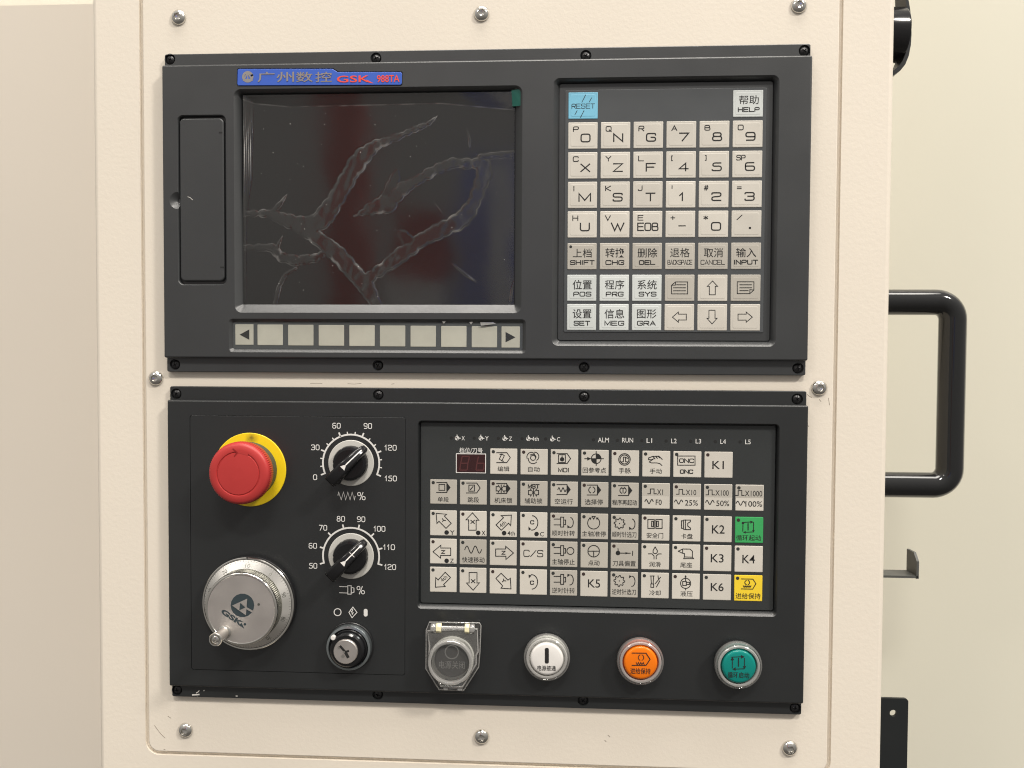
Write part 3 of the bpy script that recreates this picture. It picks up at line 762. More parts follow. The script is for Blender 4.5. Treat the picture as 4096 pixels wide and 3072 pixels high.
# letter keypad
b = MB(); b.loft(rrf(jx0, jx1, jz0, jz1, 1.6, KD - 1.4, KD - .35, .3, n=5, steps=2), True, True); b.build('keypad_backing', 'housing_plastic', disp, smooth=40)
ox0, ox1 = mid(Z('3', 212, 500, KD)[0], Z('4', 205, 500, KD)[0]), mid(Z('3', 1762, 500, KD)[0], Z('4', 1735, 900, KD)[0]); oz1 = mid(Z('3', 250, 215, KD)[1], Z('3', 1700, 190, KD)[1]); oz0 = Z('4', 900, 1018, KD)[1]
b = MB(); b.loft(rrf(ox0, ox1, oz0, oz1, .8, KD - .5, KD + .05, .25, n=3, steps=2), True, True); b.build('keypad_membrane', 'membrane_grey', disp, smooth=40)
KX = [54.35 + 19.95 * i for i in range(6)]; KW = 17.95; KH = 16.15
KZ = [-27.35, -45.6, -63.8, -81.85, -99.9, -119.4, -138.85, -156.85]
KT = KD + .05 + .35 + .10
KL = {
 (0, 0): ('key_blue', '3', [('s', 'RESET', 262, 315, 442, 356, .38), ('l', [(342, 305), (370, 250)], .4), ('l', [(398, 305), (416, 272)], .4), ('l', [(288, 402), (305, 370)], .4), ('l', [(331, 422), (358, 370)], .4)], 'light blue reset key'),
 (0, 5): ('key_white', '3', [('t', '帮助', 1550, 252, 1703, 322), ('s', 'HELP', 1541, 342, 1710, 382)], 'pale key for help above the number keys')}
r1 = [[('P', 'O'), ('Q', 'N'), ('R', 'G'), ('A', '7'), ('B', '8'), ('D', '9')], [('C', 'X'), ('Y', 'Z'), ('L', 'F'), ('[', '4'), (']', '5'), ('SP', '6')],
      [('I', 'M'), ('K', 'S'), ('J', 'T'), ("'", '1'), ('#', '2'), ('=', '3')], [('H', 'U'), ('V', 'W'), ('E', 'EOB'), ('+', '-'), ('*', 'O'), ('/', '.')]]
for r in range(8):
    for c in range(6):
        if r == 0 and c not in (0, 5): continue
        mat = 'key_ivory' if r < 5 else ('key_grey' if r == 5 or (r == 6 and c in (3, 5)) else ('key_white' if c < 3 else 'key_ivory'))
        lab = None
        if (r, c) in KL: mat = KL[(r, c)][0]; lab = KL[(r, c)][3]
        x0 = KX[c]; z1 = KZ[r]
        o = key(disp, x0, x0 + KW, z1 - KH, z1, KD + .05, mat, dish=True, label=lab)
        g = MB(); h = KT + .012
        if (r, c) in KL: draw(g, KL[(r, c)][1], KL[(r, c)][2], h)
        elif 1 <= r <= 4:
            a, s = r1[r - 1][c]
            sw = 3.6 if len(a) == 1 else 5.6
            if a in "['I]": sw = 1.6
            if a in '+*#=': sw = 2.9
            hh = 3.4
            stroke_text(g, a, x0 + 2.9 - (.6 if len(a) > 1 else 0), x0 + 2.9 + sw - (.6 if len(a) > 1 else 0), z1 - 5.9 + (.3 if a in '=+*' else 0), z1 - 5.9 + hh - (.5 if a in '=+*' else 0), .54, h)
            if s == 'EOB': stroke_text(g, s, x0 + 2.7, x0 + 15.7, z1 - 12.3, z1 - 7.1, .74, h, gap=.25)
            elif s == '-': ribbon(g, [(x0 + 8.0, z1 - 9.2), (x0 + 12.0, z1 - 9.2)], .65, h)
            elif s == '.': g.box(x0 + 10.4, x0 + 11.7, z1 - 11.3, z1 - 10.0, h - .02, h + .01)
            else:
                ww = {'1': 4.2, 'W': 8.4, 'M': 7.8}.get(s, 6.2)
                stroke_text(g, s, x0 + 7.5 - (1 if s in 'WM' else 0), x0 + 7.5 + ww - (1 if s in 'WM' else 0), z1 - 12.3, z1 - 6.9, .78, h)
        if (r, c) == (5, 0): draw(g, '4', [('t', '上档', 272, 374, 418, 443), ('s', 'SHIFT', 250, 462, 440, 500)], h)
        if (r, c) == (5, 1): draw(g, '4', [('t', '转换', 522, 370, 672, 442), ('s', 'CHG', 522, 462, 668, 500)], h)
        if (r, c) == (5, 2): draw(g, '4', [('t', '删除', 770, 370, 922, 442), ('s', 'DEL', 780, 462, 908, 499)], h)
        if (r, c) == (5, 3): draw(g, '4', [('t', '退格', 1020, 369, 1172, 441), ('s', 'BACKSPACE', 1000, 460, 1192, 498, .36)], h)
        if (r, c) == (5, 4): draw(g, '4', [('t', '取消', 1280, 369, 1428, 441), ('s', 'CANCEL', 1255, 460, 1443, 498, .38)], h)
        if (r, c) == (5, 5): draw(g, '4', [('t', '输入', 1528, 368, 1684, 440), ('s', 'INPUT', 1508, 459, 1698, 497)], h)
        if (r, c) == (6, 0): draw(g, '4', [('t', '位置', 270, 615, 418, 688), ('s', 'POS', 275, 705, 415, 743)], h)
        if (r, c) == (6, 1): draw(g, '4', [('t', '程序', 517, 615, 668, 688), ('s', 'PRG', 525, 705, 663, 743)], h)
        if (r, c) == (6, 2): draw(g, '4', [('t', '系统', 768, 615, 918, 688), ('s', 'SYS', 778, 705, 916, 743)], h)
        if (r, c) == (7, 0): draw(g, '4', [('t', '设置', 270, 840, 416, 911), ('s', 'SET', 278, 929, 406, 967)], h)
        if (r, c) == (7, 1): draw(g, '4', [('t', '信息', 515, 840, 668, 911), ('s', 'MEG', 515, 929, 668, 967)], h)
        if (r, c) == (7, 2): draw(g, '4', [('t', '图形', 765, 840, 915, 911), ('s', 'GRA', 765, 929, 910, 967)], h)
        if (r, c) == (6, 3): draw(g, '4', [('c', [(1062, 630), (1155, 630), (1155, 722), (1031, 722), (1031, 656)]), ('l', [(1031, 656), (1062, 654), (1062, 630)]), ('l', [(1070, 652), (1140, 652)]), ('l', [(1046, 675), (1140, 675)]), ('l', [(1046, 698), (1140, 698)])], h)
        if (r, c) == (6, 5): draw(g, '4', [('c', [(1537, 629), (1665, 629), (1665, 692), (1634, 720), (1537, 720)]), ('l', [(1634, 720), (1634, 690), (1665, 692)]), ('l', [(1556, 652), (1648, 652)]), ('l', [(1556, 675), (1648, 675)]), ('l', [(1556, 697), (1622, 697)])], h)
        if (r, c) == (6, 4): draw(g, '4', [('c', [(1347, 623), (1386, 664), (1368, 664), (1368, 729), (1322, 729), (1322, 664), (1306, 664)])], h)
        if (r, c) == (7, 4): draw(g, '4', [('c', [(1343, 953), (1382, 910), (1366, 910), (1366, 848), (1319, 848), (1319, 910), (1304, 910)])], h)
        if (r, c) == (7, 3): draw(g, '4', [('c', [(1038, 901), (1084, 862), (1084, 878), (1145, 878), (1145, 923), (1084, 923), (1084, 940)])], h)
        if (r, c) == (7, 5): draw(g, '4', [('c', [(1653, 901), (1606, 862), (1606, 878), (1543, 878), (1543, 924), (1606, 924), (1606, 940)])], h)
        if g.v: g.build('legend', 'ink', o, smooth=0, normals=False)
        if (r, c) == (5, 0):
            b = MB(); cx, cz = Z('4', 256, 359, h); b.lathe([(.85, h - .1), (.85, h + .05), (.6, h + .12)], cx, cz, 14); b.build('indicator', 'led_dark', o)

# ================================================================== LOWER UNIT
TL = U(681.5, 1545.4, HF); TR = U(3220.1, 1563.5, HF); BL = U(685.9, 2785.3, HF); BR = U(3212.2, 2860.7, HF)
FRAME = .5 * (math.atan2(TR[1] - TL[1], TR[0] - TL[0]) + math.atan2(BR[1] - BL[1], BR[0] - BL[0]))
FCX = mid(TL[0], TR[0], BL[0], BR[0]); FCZ = mid(TL[1], TR[1], BL[1], BR[1])
TL, TR, BL, BR = [rotp(*p, -FRAME) for p in (TL, TR, BL, BR)]
lx0, lx1, lz0, lz1 = mid(TL[0], BL[0]), mid(TR[0], BR[0]), mid(BL[1], BR[1]), mid(TL[1], TR[1])
low = thing('machine_control_unit', 'dark grey operating unit with function keys below the display unit', 'control unit', FCX, lz0, .15)
ls = [U(709, 1575, 2), U(1515, 1579, 2), U(2336, 1586, 2), U(3186, 1596, 2), U(712, 2757, 2), U(1513, 2775, 2), U(2332, 2798, 2), U(3178, 2829, 2)]
gx0 = Z('7', 38, 900, HBODY)[0]; gx1 = Z('8', 1588, 700, HBODY)[0]; gz1 = mid(Z('7', 500, 66, HBODY)[1], Z('8', 1000, 92, HBODY)[1]); gz0 = mid(U(1750, 2432, HBODY)[1], U(3030, 2471, HBODY)[1])
MD = 4.0
qx0 = Z('7', 66, 900, MD)[0]; qx1 = Z('8', 1551, 900, MD)[0]; qz1 = mid(Z('7', 500, 82, MD)[1], Z('8', 1000, 104, MD)[1]); qz0 = mid(U(1750, 2410, MD)[1], U(3030, 2445, MD)[1])
fkp = [rr(gx0, gx1, gz0, gz1, 3.0, HBODY), rr(gx0 + .4, gx1 - .4, gz0 + .4, gz1 - .4, 2.7, HBODY - .3), rr(qx0 - .4, qx1 + .4, qz0 - .4, qz1 + .4, 1.5, MD), rr(qx0 - .4, qx1 + .4, qz0 - .4, qz1 + .4, 1.5, MD - 1.5)]
ax0 = mid(Z('5', 325, 900, HBODY)[0], Z('6', 327, 700, HBODY)[0]); ax1 = mid(Z('5', 2055, 900, HBODY)[0], Z('6', 2052, 700, HBODY)[0]); az1 = mid(Z('5', 400, 322, HBODY)[1], Z('5', 2000, 339, HBODY)[1]); az0 = mid(Z('6', 400, 1170, HBODY)[1], Z('6', 2000, 1204, HBODY)[1])
spk = [rr(ax0, ax1, az0, az1, 1.6, HBODY), rr(ax0, ax1, az0, az1, 1.6, HBODY - 2)]
unit_housing(low, lx0, lx1, lz0, lz1, lz0 + 8.2, lz1 - 8.6, [fkp, spk], ls, 'panel_plastic')
b = MB(); b.loft(rrf(ax0 + .22, ax1 - .22, az0 + .22, az1 - .22, 1.5, HBODY - 1.9, HBODY - .02, .2, n=4, steps=2), True, True)
sub = b.build('switch_plate', 'panel_plastic', low, smooth=40)
b = MB()
for pts, ww in (([(785, 2772), (792, 2768), (797, 2762)], .5), ([(770, 2779.5), (782, 2779), (796, 2778)], .9), ([(815, 2763), (817, 2761)], .6), ([(944, 2784), (949, 2784)], .6)):
    ribbon(b, [U(u, v, HF) for u, v in pts], ww, HF + .02)
b.build('paint_chip', 'scuff_light', low, smooth=0)

# function keypad membrane
b = MB(); b.loft(rrf(qx0, qx1, qz0, qz1, 1.3, MD - 1.4, MD, .35, n=5, steps=3), True, True); memb = b.build('function_membrane', 'membrane_dark', low, smooth=40)
mh = MD + .02
g = MB()
for i, (s, u0, u1, v) in enumerate((('X', 407, 434, 213), ('Y', 602, 632, 214), ('Z', 800, 826, 217), ('4th', 990, 1048, 218), ('C', 1198, 1224, 222))):
    uc = (370, 567, 764, 961, 1159)[i]
    draw(g, '7', [('t', s, u0, v - 17, u1, v + 17), ('d', uc, v, 18), ('l', [(uc, v - 27), (uc, v - 15)], .5), ('l', [(uc + 15, v), (uc + 27, v)], .5)], mh)
for s, u, v in (('ALM', 132, 228), ('RUN', 333, 230), ('L1', 513, 233), ('L2', 717, 236), ('L3', 920, 238), ('L4', 1125, 241), ('L5', 1331, 244)):
    hw = 46 if len(s) == 3 else 23
    draw(g, '8', [('t', s, u - hw, v - 19, u + hw, v + 19)], mh)
draw(g, '7', [('t', '档位/刀号', 388, 293, 582, 336)], mh)
g.build('legend', 'ink_white', memb, smooth=0, normals=False)
g = MB()
for i, uc in enumerate((370, 567, 764, 961, 1159)):
    v = 213 + i * 1.2
    draw(g, '7', [('d', uc - 7, v - 6, 5.5), ('d', uc + 6, v + 7, 5.5)], mh + .26)
g.build('symbol_dots', 'dark_gap', memb, smooth=0, normals=False)
for zk, u, v in [('7', 322, 210), ('7', 512, 212), ('7', 712, 214), ('7', 910, 216), ('7', 1105, 218), ('8', 50, 225), ('8', 248, 230), ('8', 452, 233), ('8', 652, 236), ('8', 856, 238), ('8', 1060, 241), ('8', 1266, 243)]:
    cx, cz = Z(zk, u, v, mh); b = MB(); b.lathe([(1.0, mh - .05), (1.0, mh + .03), (.8, mh + .05)], cx, cz, 14); b.build('indicator_lamp', 'dark_gap', memb)
# two-digit tool display
x0, z0 = Z('7', 360, 501, mh); x1, z1 = Z('7', 610, 341, mh)
b = MB(); b.loft([rr(x0, x1, z0, z1, .2, mh - .1, 1), rr(x0, x1, z0, z1, .2, mh + .10, 1)], False, True); fr_ = b.build('digit_display', 'ink_white', low, smooth=0)
b = MB(); b.loft([rr(x0 + .5, x1 - .5, z0 + .5, z1 - .5, .2, mh, 1), rr(x0 + .5, x1 - .5, z0 + .5, z1 - .5, .2, mh + .14, 1)], False, True); b.build('window', 'segment_window', fr_, smooth=0)
g = MB()
sh = mh + .16
for (ua, us_) in ((392, 'abcdefg'), (527, 'defg')):
    sl = 10
    pt = {'a': [(ua + 12 + sl, 364), (ua + 66 + sl, 364)], 'g': [(ua + 8 + sl * .3, 421), (ua + 62 + sl * .3, 421)], 'd': [(ua + 4, 478), (ua + 58, 478)], 'f': [(ua + 9 + sl, 368), (ua + 6 + sl * .3, 416)], 'b': [(ua + 70 + sl, 368), (ua + 66 + sl * .3, 416)],
          'e': [(ua + 4 + sl * .3, 426), (ua, 474)], 'c': [(ua + 64 + sl * .3, 426), (ua + 62, 474)]}
    for s in 'abcdefg':
        if s in us_ or (us_ == 'defg' and s == 'c'): draw(g, '7', [('l', pt[s], .75)], sh)
g.build('segments', 'segment', fr_, smooth=0, normals=False)

# function keys: (column, row) -> body, legend
FXS = [-30.7 + 18.93 * i for i in range(11)]; FKW = 16.95; FKH = 15.95
FRAME_ROW = []
for zk, u, v0, v1 in (('7', 752, 299, 511), ('7', 752, 564, 769), ('7', 752, 822, 1032), ('7', 752, 1058, 1267), ('7', 752, 1294, 1503)):
    FRAME_ROW.append((Z(zk, u, v0, MD)[1], Z(zk, u, v1, MD)[1]))
ROW_R = []                       # the same rows measured at the far column, so that each key sits under its own print
for u, v0, v1 in ((1078, 325, 541), (1337, 599, 815), (1337, 866, 1081), (1337, 1106, 1323), (1337, 1349, 1563)):
    xa_, za_ = Z('8', u, v0, MD); ROW_R.append((xa_, za_, Z('8', u, v1, MD)[1]))
XL_ = Z('7', 752, 900, MD)[0]
fc = [Z('7', u, 1400, MD)[0] for u in (145, 391, 640, 890, 1140, 1392)] + [Z('8', u, 1440, MD)[0] for u in (190, 444, 700, 957, 1217)]
fe = [Z('7', u, 1400, MD)[0] for u in (366, 613, 863, 1115, 1366, 1618)] + [Z('8', u, 1440, MD)[0] for u in (417, 674, 931, 1190, 1450)]
def pent(x, y, fill=False):     # program-block outline (offset from the 单段 key)
    it = [('l', [(x, y), (x + 85, y)]), ('l', [(x, y + 82), (x + 85, y + 82)])]
    if fill: it += [('f', [(x + 85, y), (x + 116, y + 41), (x + 85, y + 82)]), ('l', [(x + 85, y), (x + 85, y + 82)])]
    else: it += [('l', [(x + 85, y), (x + 113, y + 41), (x + 85, y + 82)])]
    return it
def spindle(x, y): return [('l', [(x, y + 16), (x + 54, y + 16)]), ('l', [(x, y + 64), (x + 54, y + 64)]), ('c', [(x + 55, y), (x + 80, y), (x + 80, y + 82), (x + 55, y + 82)]), ('c', [(x + 80, y + 24), (x + 96, y + 24), (x + 96, y + 62), (x + 80, y + 62)])]
def gear(x, y):
    pts = []
    for i in range(32):
        r = 45 if (i % 4) in (0, 1) else 34
        a = 2 * math.pi * i / 32; pts.append((x + r * math.cos(a), y + r * math.sin(a)))
    return [('c', pts), ('d', x, y, 5)]
def axis_mark(x, y, s, w_): return [('d', x, y, 19), ('t', s, x + 28, y - 17, x + 28 + w_, y + 19)]
def curl(x, y, cw): return [('a', x - 4, y, 26, 42, 80, -95)] + ([('f', [(x - 28, y + 22), (x - 2, y + 40), (x - 26, y + 48)])] if cw else [('f', [(x - 28, y - 24), (x - 2, y - 42), (x - 26, y - 50)])])
def lock(x, y): return [('c', [(x, y - 18), (x + 18, y - 18), (x + 18, y - 30), (x + 38, y), (x + 18, y + 30), (x + 18, y + 18), (x, y + 18)]), ('l', [(x + 42, y - 32), (x + 42, y + 32)]), ('c', [(x + 84, y - 18), (x + 66, y - 18), (x + 66, y - 30), (x + 46, y), (x + 66, y + 30), (x + 66, y + 18), (x + 84, y + 18)])]
def pulse(x, y): return [('l', [(x, y + 40), (x + 22, y + 40), (x + 22, y), (x + 52, y), (x + 52, y + 40), (x + 72, y + 40)])]
I = 'key_ivory'; G = 'key_grey'
FK = {
 (2, 0): (I, '7', pent(698, 333) + [('c', [(740, 345), (762, 357), (742, 400), (720, 386)]), ('l', [(725, 348), (745, 345)], .6), ('l', [(742, 402), (756, 404)], .6), ('t', '编辑', 706, 447, 803, 488)]),
 (3, 0): (I, '7', [('o', 1000, 376, 21), ('a', 996, 376, 30, 30, 10, 130), ('a', 985, 370, 36, 40, 40, 200), ('a', 1012, 365, 36, 36, -60, 90), ('a', 1000, 388, 38, 36, 170, 320), ('t', '自动', 958, 450, 1056, 492)]),
 (4, 0): (I, '7', pent(1198, 341) + [('c', [(1212, 350), (1268, 350), (1268, 415), (1212, 415)]), ('d', 1241, 388, 18), ('l', [(1241, 360), (1241, 385)], .6), ('s', 'MDI', 1208, 459, 1300, 495, .5)]),
 (5, 0): (I, '7', [('o', 1524, 383, 40), ('p', 1524, 383, 39, 0, 90), ('p', 1524, 383, 39, 180, 270), ('l', [(1428, 383), (1585, 383)]), ('l', [(1524, 322), (1524, 440)]), ('f', [(1450, 368), (1482, 383), (1450, 398)]), ('t', '回参考点', 1412, 457, 1606, 500)]),
 (6, 0): (I, '8', [('o', 307, 389, 48), ('o', 307, 389, 37), ('l', [(285, 408), (298, 408), (298, 370), (316, 370), (316, 408), (330, 408)]), ('l', [(316, 372), (334, 380)]), ('t', '手脉', 260, 460, 360, 504)]),
 (7, 0): (I, '8', [('l', [(620, 388), (592, 362), (540, 364), (508, 376), (506, 390), (528, 392), (548, 384)]), ('l', [(545, 366), (560, 384)]), ('l', [(565, 363), (580, 380)]), ('l', [(582, 362), (600, 376)]), ('l', [(512, 410), (530, 418), (575, 418), (600, 424), (618, 440)]), ('l', [(548, 384), (512, 410)]), ('t', '手动', 516, 465, 617, 508)]),
 (8, 0): (I, '8', [('c', [(748, 361), (892, 361), (892, 437), (748, 437)]), ('s', 'DNC', 760, 382, 884, 418, .55), ('s', 'DNC', 766, 473, 877, 508)]),
 (9, 0): (I, '8', [('t', 'K1', 1035, 403, 1132, 468)]),
 (0, 1): (G, '7', pent(200, 581, True) + [('c', [(220, 597), (268, 597), (268, 645), (220, 645)]), ('t', '单段', 209, 700, 302, 742)]),
 (1, 1): (G, '7', pent(448, 585) + [('c', [(468, 602), (514, 602), (514, 652), (468, 652)]), ('l', [(480, 640), (502, 614)], .6), ('t', '跳段', 457, 702, 552, 746)]),
 (2, 1): (G, '7', pent(697, 589, True) + lock(694, 632) + [('t', '机床锁', 680, 707, 828, 750)]),
 (3, 1): (G, '7', [('s', 'MST', 956, 594, 1055, 631, .62)] + lock(962, 664) + [('t', '辅助锁', 930, 712, 1078, 755)]),
 (4, 1): (G, '7', pent(1197, 598, True) + [('w', 1206, 1274, 640, 17, 2), ('t', '空运行', 1180, 716, 1330, 760)]),
 (5, 1): (G, '7', pent(1449, 602, True) + [('a', 1488, 642, 26, 26, 110, 250), ('a', 1488, 642, 26, 26, 290, 430), ('t', '选择停', 1430, 720, 1580, 765)]),
 (6, 1): (G, '8', pent(256, 606, True) + [('a', 295, 646, 26, 26, 115, 245), ('a', 295, 646, 26, 26, 295, 425), ('l', [(295, 626), (295, 668)]), ('l', [(284, 628), (306, 628)]), ('t', '程序再起动', 205, 725, 410, 768)]),
 (7, 1): (I, '8', pulse(500, 634) + [('t', 'X1', 577, 638, 626, 682), ('w', 476, 545, 738, 17, 1.5), ('t', 'F0', 566, 722, 616, 766)]),
 (8, 1): (I, '8', pulse(737, 638) + [('t', 'X10', 815, 641, 902, 686), ('w', 722, 790, 742, 17, 1.5), ('t', '25%', 808, 727, 917, 772)]),
 (9, 1): (I, '8', pulse(982, 643) + [('t', 'X100', 1060, 645, 1172, 690), ('w', 980, 1050, 746, 17, 1.5), ('t', '50%', 1068, 731, 1176, 776)]),
 (10, 1): (I, '8', pulse(1228, 648) + [('t', 'X1000', 1305, 650, 1450, 695), ('w', 1234, 1306, 752, 17, 1.5), ('t', '100%', 1310, 736, 1450, 781)]),
 (0, 2): (I, '7', [('c', [(196, 836), (284, 844), (264, 858), (321, 919), (278, 961), (220, 902), (203, 920)]), ('l', [(250, 905), (256, 893)]), ('l', [(256, 893), (275, 896)]), ('l', [(256, 893), (248, 880)])] + axis_mark(283, 995, 'Y', 38)),
 (1, 2): (I, '7', [('c', [(498, 832), (550, 893), (528, 893), (528, 976), (466, 976), (466, 890), (443, 890)]), ('s', 'X', 480, 890, 518, 924)] + axis_mark(545, 998, 'X', 32)),
 (2, 2): (I, '7', [('c', [(820, 851), (815, 938), (797, 918), (737, 976), (693, 932), (755, 872), (735, 855)]), ('r', '4th', 748, 925, 58, 34, 42)] + axis_mark(760, 1000, '4th', 62)),
 (3, 2): (I, '7', [('a', 990, 915, 50, 60, 85, -95), ('f', [(962, 945), (985, 968), (963, 978)]), ('s', 'C', 976, 894, 1010, 928)] + axis_mark(1029, 1008, 'C', 34)),
 (4, 2): (G, '7', spindle(1174, 868) + curl(1312, 912, True) + [('t', '顺时针转', 1156, 980, 1346, 1022)]),
 (5, 2): (G, '7', [('a', 1503, 916, 50, 50, 125, 415), ('c', [(1490, 862), (1516, 862), (1503, 884)]), ('f', [(1462, 872), (1486, 870), (1478, 892)]), ('f', [(1544, 872), (1520, 870), (1530, 892)]), ('t', '主轴准停', 1405, 985, 1606, 1027)]),
 (6, 2): (G, '8', gear(266, 920) + curl(372, 925, True) + [('t', '顺时针选刀', 203, 990, 406, 1034)]),
 (7, 2): (I, '8', [('c', [(501, 887), (554, 887), (554, 961), (501, 961)]), ('c', [(567, 887), (619, 887), (619, 961), (567, 961)]), ('c', [(532, 902), (546, 902), (546, 946), (532, 946)]), ('c', [(574, 902), (588, 902), (588, 946), (574, 946)]), ('t', '安全门', 490, 998, 628, 1042)]),
 (8, 2): (I, '8', [('c', [(780, 898), (796, 898), (796, 960), (780, 960)]), ('l', [(796, 892), (820, 892), (854, 892), (854, 905), (832, 918), (832, 942), (854, 958), (854, 971), (820, 971), (796, 968)]), ('l', [(812, 890), (812, 970)]), ('t', '卡盘', 775, 1005, 873, 1047)]),
 (9, 2): (I, '8', [('t', 'K2', 1032, 935, 1138, 1003)]),
 (10, 2): ('key_green', '8', [('l', [(1283, 912), (1360, 907)]), ('f', [(1352, 897), (1378, 908), (1352, 920)]), ('l', [(1378, 912), (1376, 985)]), ('f', [(1365, 975), (1388, 975), (1376, 993)]), ('l', [(1380, 990), (1305, 994)]), ('f', [(1312, 982), (1290, 994), (1312, 1004)]), ('l', [(1288, 985), (1290, 918)]), ('f', [(1277, 925), (1302, 925), (1290, 905)]), ('l', [(1332, 922), (1332, 975)], .7), ('t', '循环起动', 1232, 1018, 1440, 1062)]),
 (0, 3): (I, '7', [('c', [(170, 1155), (235, 1101), (235, 1124), (317, 1124), (317, 1186), (233, 1186), (233, 1208)]), ('s', 'Z', 237, 1141, 271, 1172)] + axis_mark(283, 1230, 'Z', 32)),
 (1, 3): (G, '7', [('w', 434, 573, 1137, 30, 2), ('t', '快速移动', 411, 1200, 598, 1244)]),
 (2, 3): (I, '7', [('c', [(838, 1165), (773, 1110), (773, 1132), (690, 1132), (690, 1192), (775, 1192), (775, 1219)]), ('s', 'Z', 738, 1147, 772, 1179)]),
 (3, 3): (I, '7', [('s', 'C/S', 920, 1141, 1085, 1197, .5)]),
 (4, 3): (G, '7', spindle(1174, 1104) + [('o', 1310, 1148, 29), ('t', '主轴停止', 1156, 1216, 1346, 1260)]),
 (5, 3): (G, '7', [('o', 1503, 1150, 48), ('l', [(1456, 1150), (1550, 1150)]), ('l', [(1503, 1150), (1503, 1197)]), ('t', '点动', 1456, 1225, 1552, 1268)]),
 (6, 3): (G, '8', [('d', 253, 1165, 19), ('l', [(253, 1128), (256, 1160)], .5), ('l', [(270, 1166), (355, 1167)]), ('f', [(315, 1158), (350, 1167), (315, 1176)]), ('l', [(375, 1150), (373, 1186)], .5), ('t', '刀具偏置', 208, 1230, 400, 1274)]),
 (7, 3): (I, '8', [('l', [(561, 1115), (544, 1145), (544, 1160), (553, 1170), (569, 1170), (579, 1160), (579, 1145), (561, 1115)]), ('l', [(505, 1172), (535, 1172), (552, 1190), (552, 1215)]), ('l', [(612, 1173), (588, 1173), (570, 1190), (570, 1215)]), ('t', '润滑', 511, 1238, 608, 1280)]),
 (8, 3): (I, '8', [('l', [(753, 1150), (790, 1132), (850, 1133), (870, 1150), (870, 1200), (880, 1212), (798, 1212), (804, 1198), (804, 1170), (790, 1168), (753, 1150)]), ('l', [(790, 1132), (790, 1168)]), ('l', [(805, 1198), (870, 1200)]), ('t', '尾座', 768, 1244, 868, 1286)]),
 (9, 3): (I, '8', [('t', 'K3', 1022, 1175, 1130, 1243)]),
 (10, 3): (I, '8', [('t', 'K4', 1284, 1182, 1390, 1250)]),
 (0, 4): (I, '7', [('c', [(190, 1449), (193, 1369), (213, 1389), (271, 1325), (315, 1369), (258, 1427), (272, 1443)]), ('r', '4th', 260, 1378, 58, 34, 42)]),
 (1, 4): (I, '7', [('c', [(503, 1474), (448, 1414), (470, 1414), (470, 1327), (535, 1327), (535, 1414), (556, 1412)]), ('s', 'X', 484, 1382, 522, 1416)]),
 (2, 4): (I, '7', [('c', [(817, 1463), (735, 1457), (748, 1438), (692, 1376), (735, 1333), (792, 1390), (812, 1375)]), ('l', [(745, 1405), (757, 1395)]), ('l', [(757, 1395), (775, 1397)]), ('l', [(757, 1395), (755, 1380)])]),
 (3, 4): (I, '7', [('a', 988, 1405, 50, 60, 95, -85), ('f', [(962, 1345), (988, 1352), (966, 1375)]), ('s', 'C', 974, 1394, 1008, 1428)]),
 (4, 4): (G, '7', spindle(1174, 1343) + curl(1312, 1388, False) + [('t', '逆时针转', 1156, 1455, 1346, 1498)]),
 (5, 4): (I, '7', [('t', 'K5', 1455, 1385, 1557, 1452)]),
 (6, 4): (G, '8', gear(264, 1397) + curl(372, 1400, False) + [('t', '逆时针选刀', 203, 1466, 402, 1510)]),
 (7, 4): (I, '8', [('l', [(520, 1356), (554, 1356)]), ('l', [(526, 1358), (530, 1420)]), ('l', [(548, 1358), (545, 1420)]), ('c', [(526, 1422), (549, 1422), (549, 1450), (526, 1450)]), ('l', [(606, 1366), (562, 1420)]), ('l', [(600, 1395), (572, 1447)]), ('l', [(585, 1355), (588, 1380)]), ('t', '冷却', 512, 1475, 608, 1517)]),
 (8, 4): (I, '8', [('o', 814, 1417, 42), ('l', [(814, 1355), (814, 1395)]), ('f', [(803, 1366), (814, 1348), (825, 1366)]), ('c', [(790, 1402), (820, 1402), (820, 1434), (790, 1434)]), ('l', [(826, 1408), (846, 1408), (846, 1426), (826, 1426)]), ('l', [(814, 1459), (814, 1472)]), ('t', '液压', 770, 1482, 872, 1525)]),
 (9, 4): (I, '8', [('t', 'K6', 1022, 1415, 1130, 1480)]),
 (10, 4): ('key_yellow', '8', [('l', [(1275, 1380), (1372, 1382), (1397, 1420), (1370, 1465), (1275, 1463)]), ('a', 1325, 1410, 20, 18, 110, 250), ('a', 1325, 1410, 20, 18, -70, 70), ('l', [(1292, 1437), (1300, 1450), (1308, 1437), (1316, 1450), (1324, 1437), (1332, 1450), (1340, 1437), (1348, 1450), (1356, 1437)]), ('t', '进给保持', 1228, 1500, 1436, 1545)]),
}
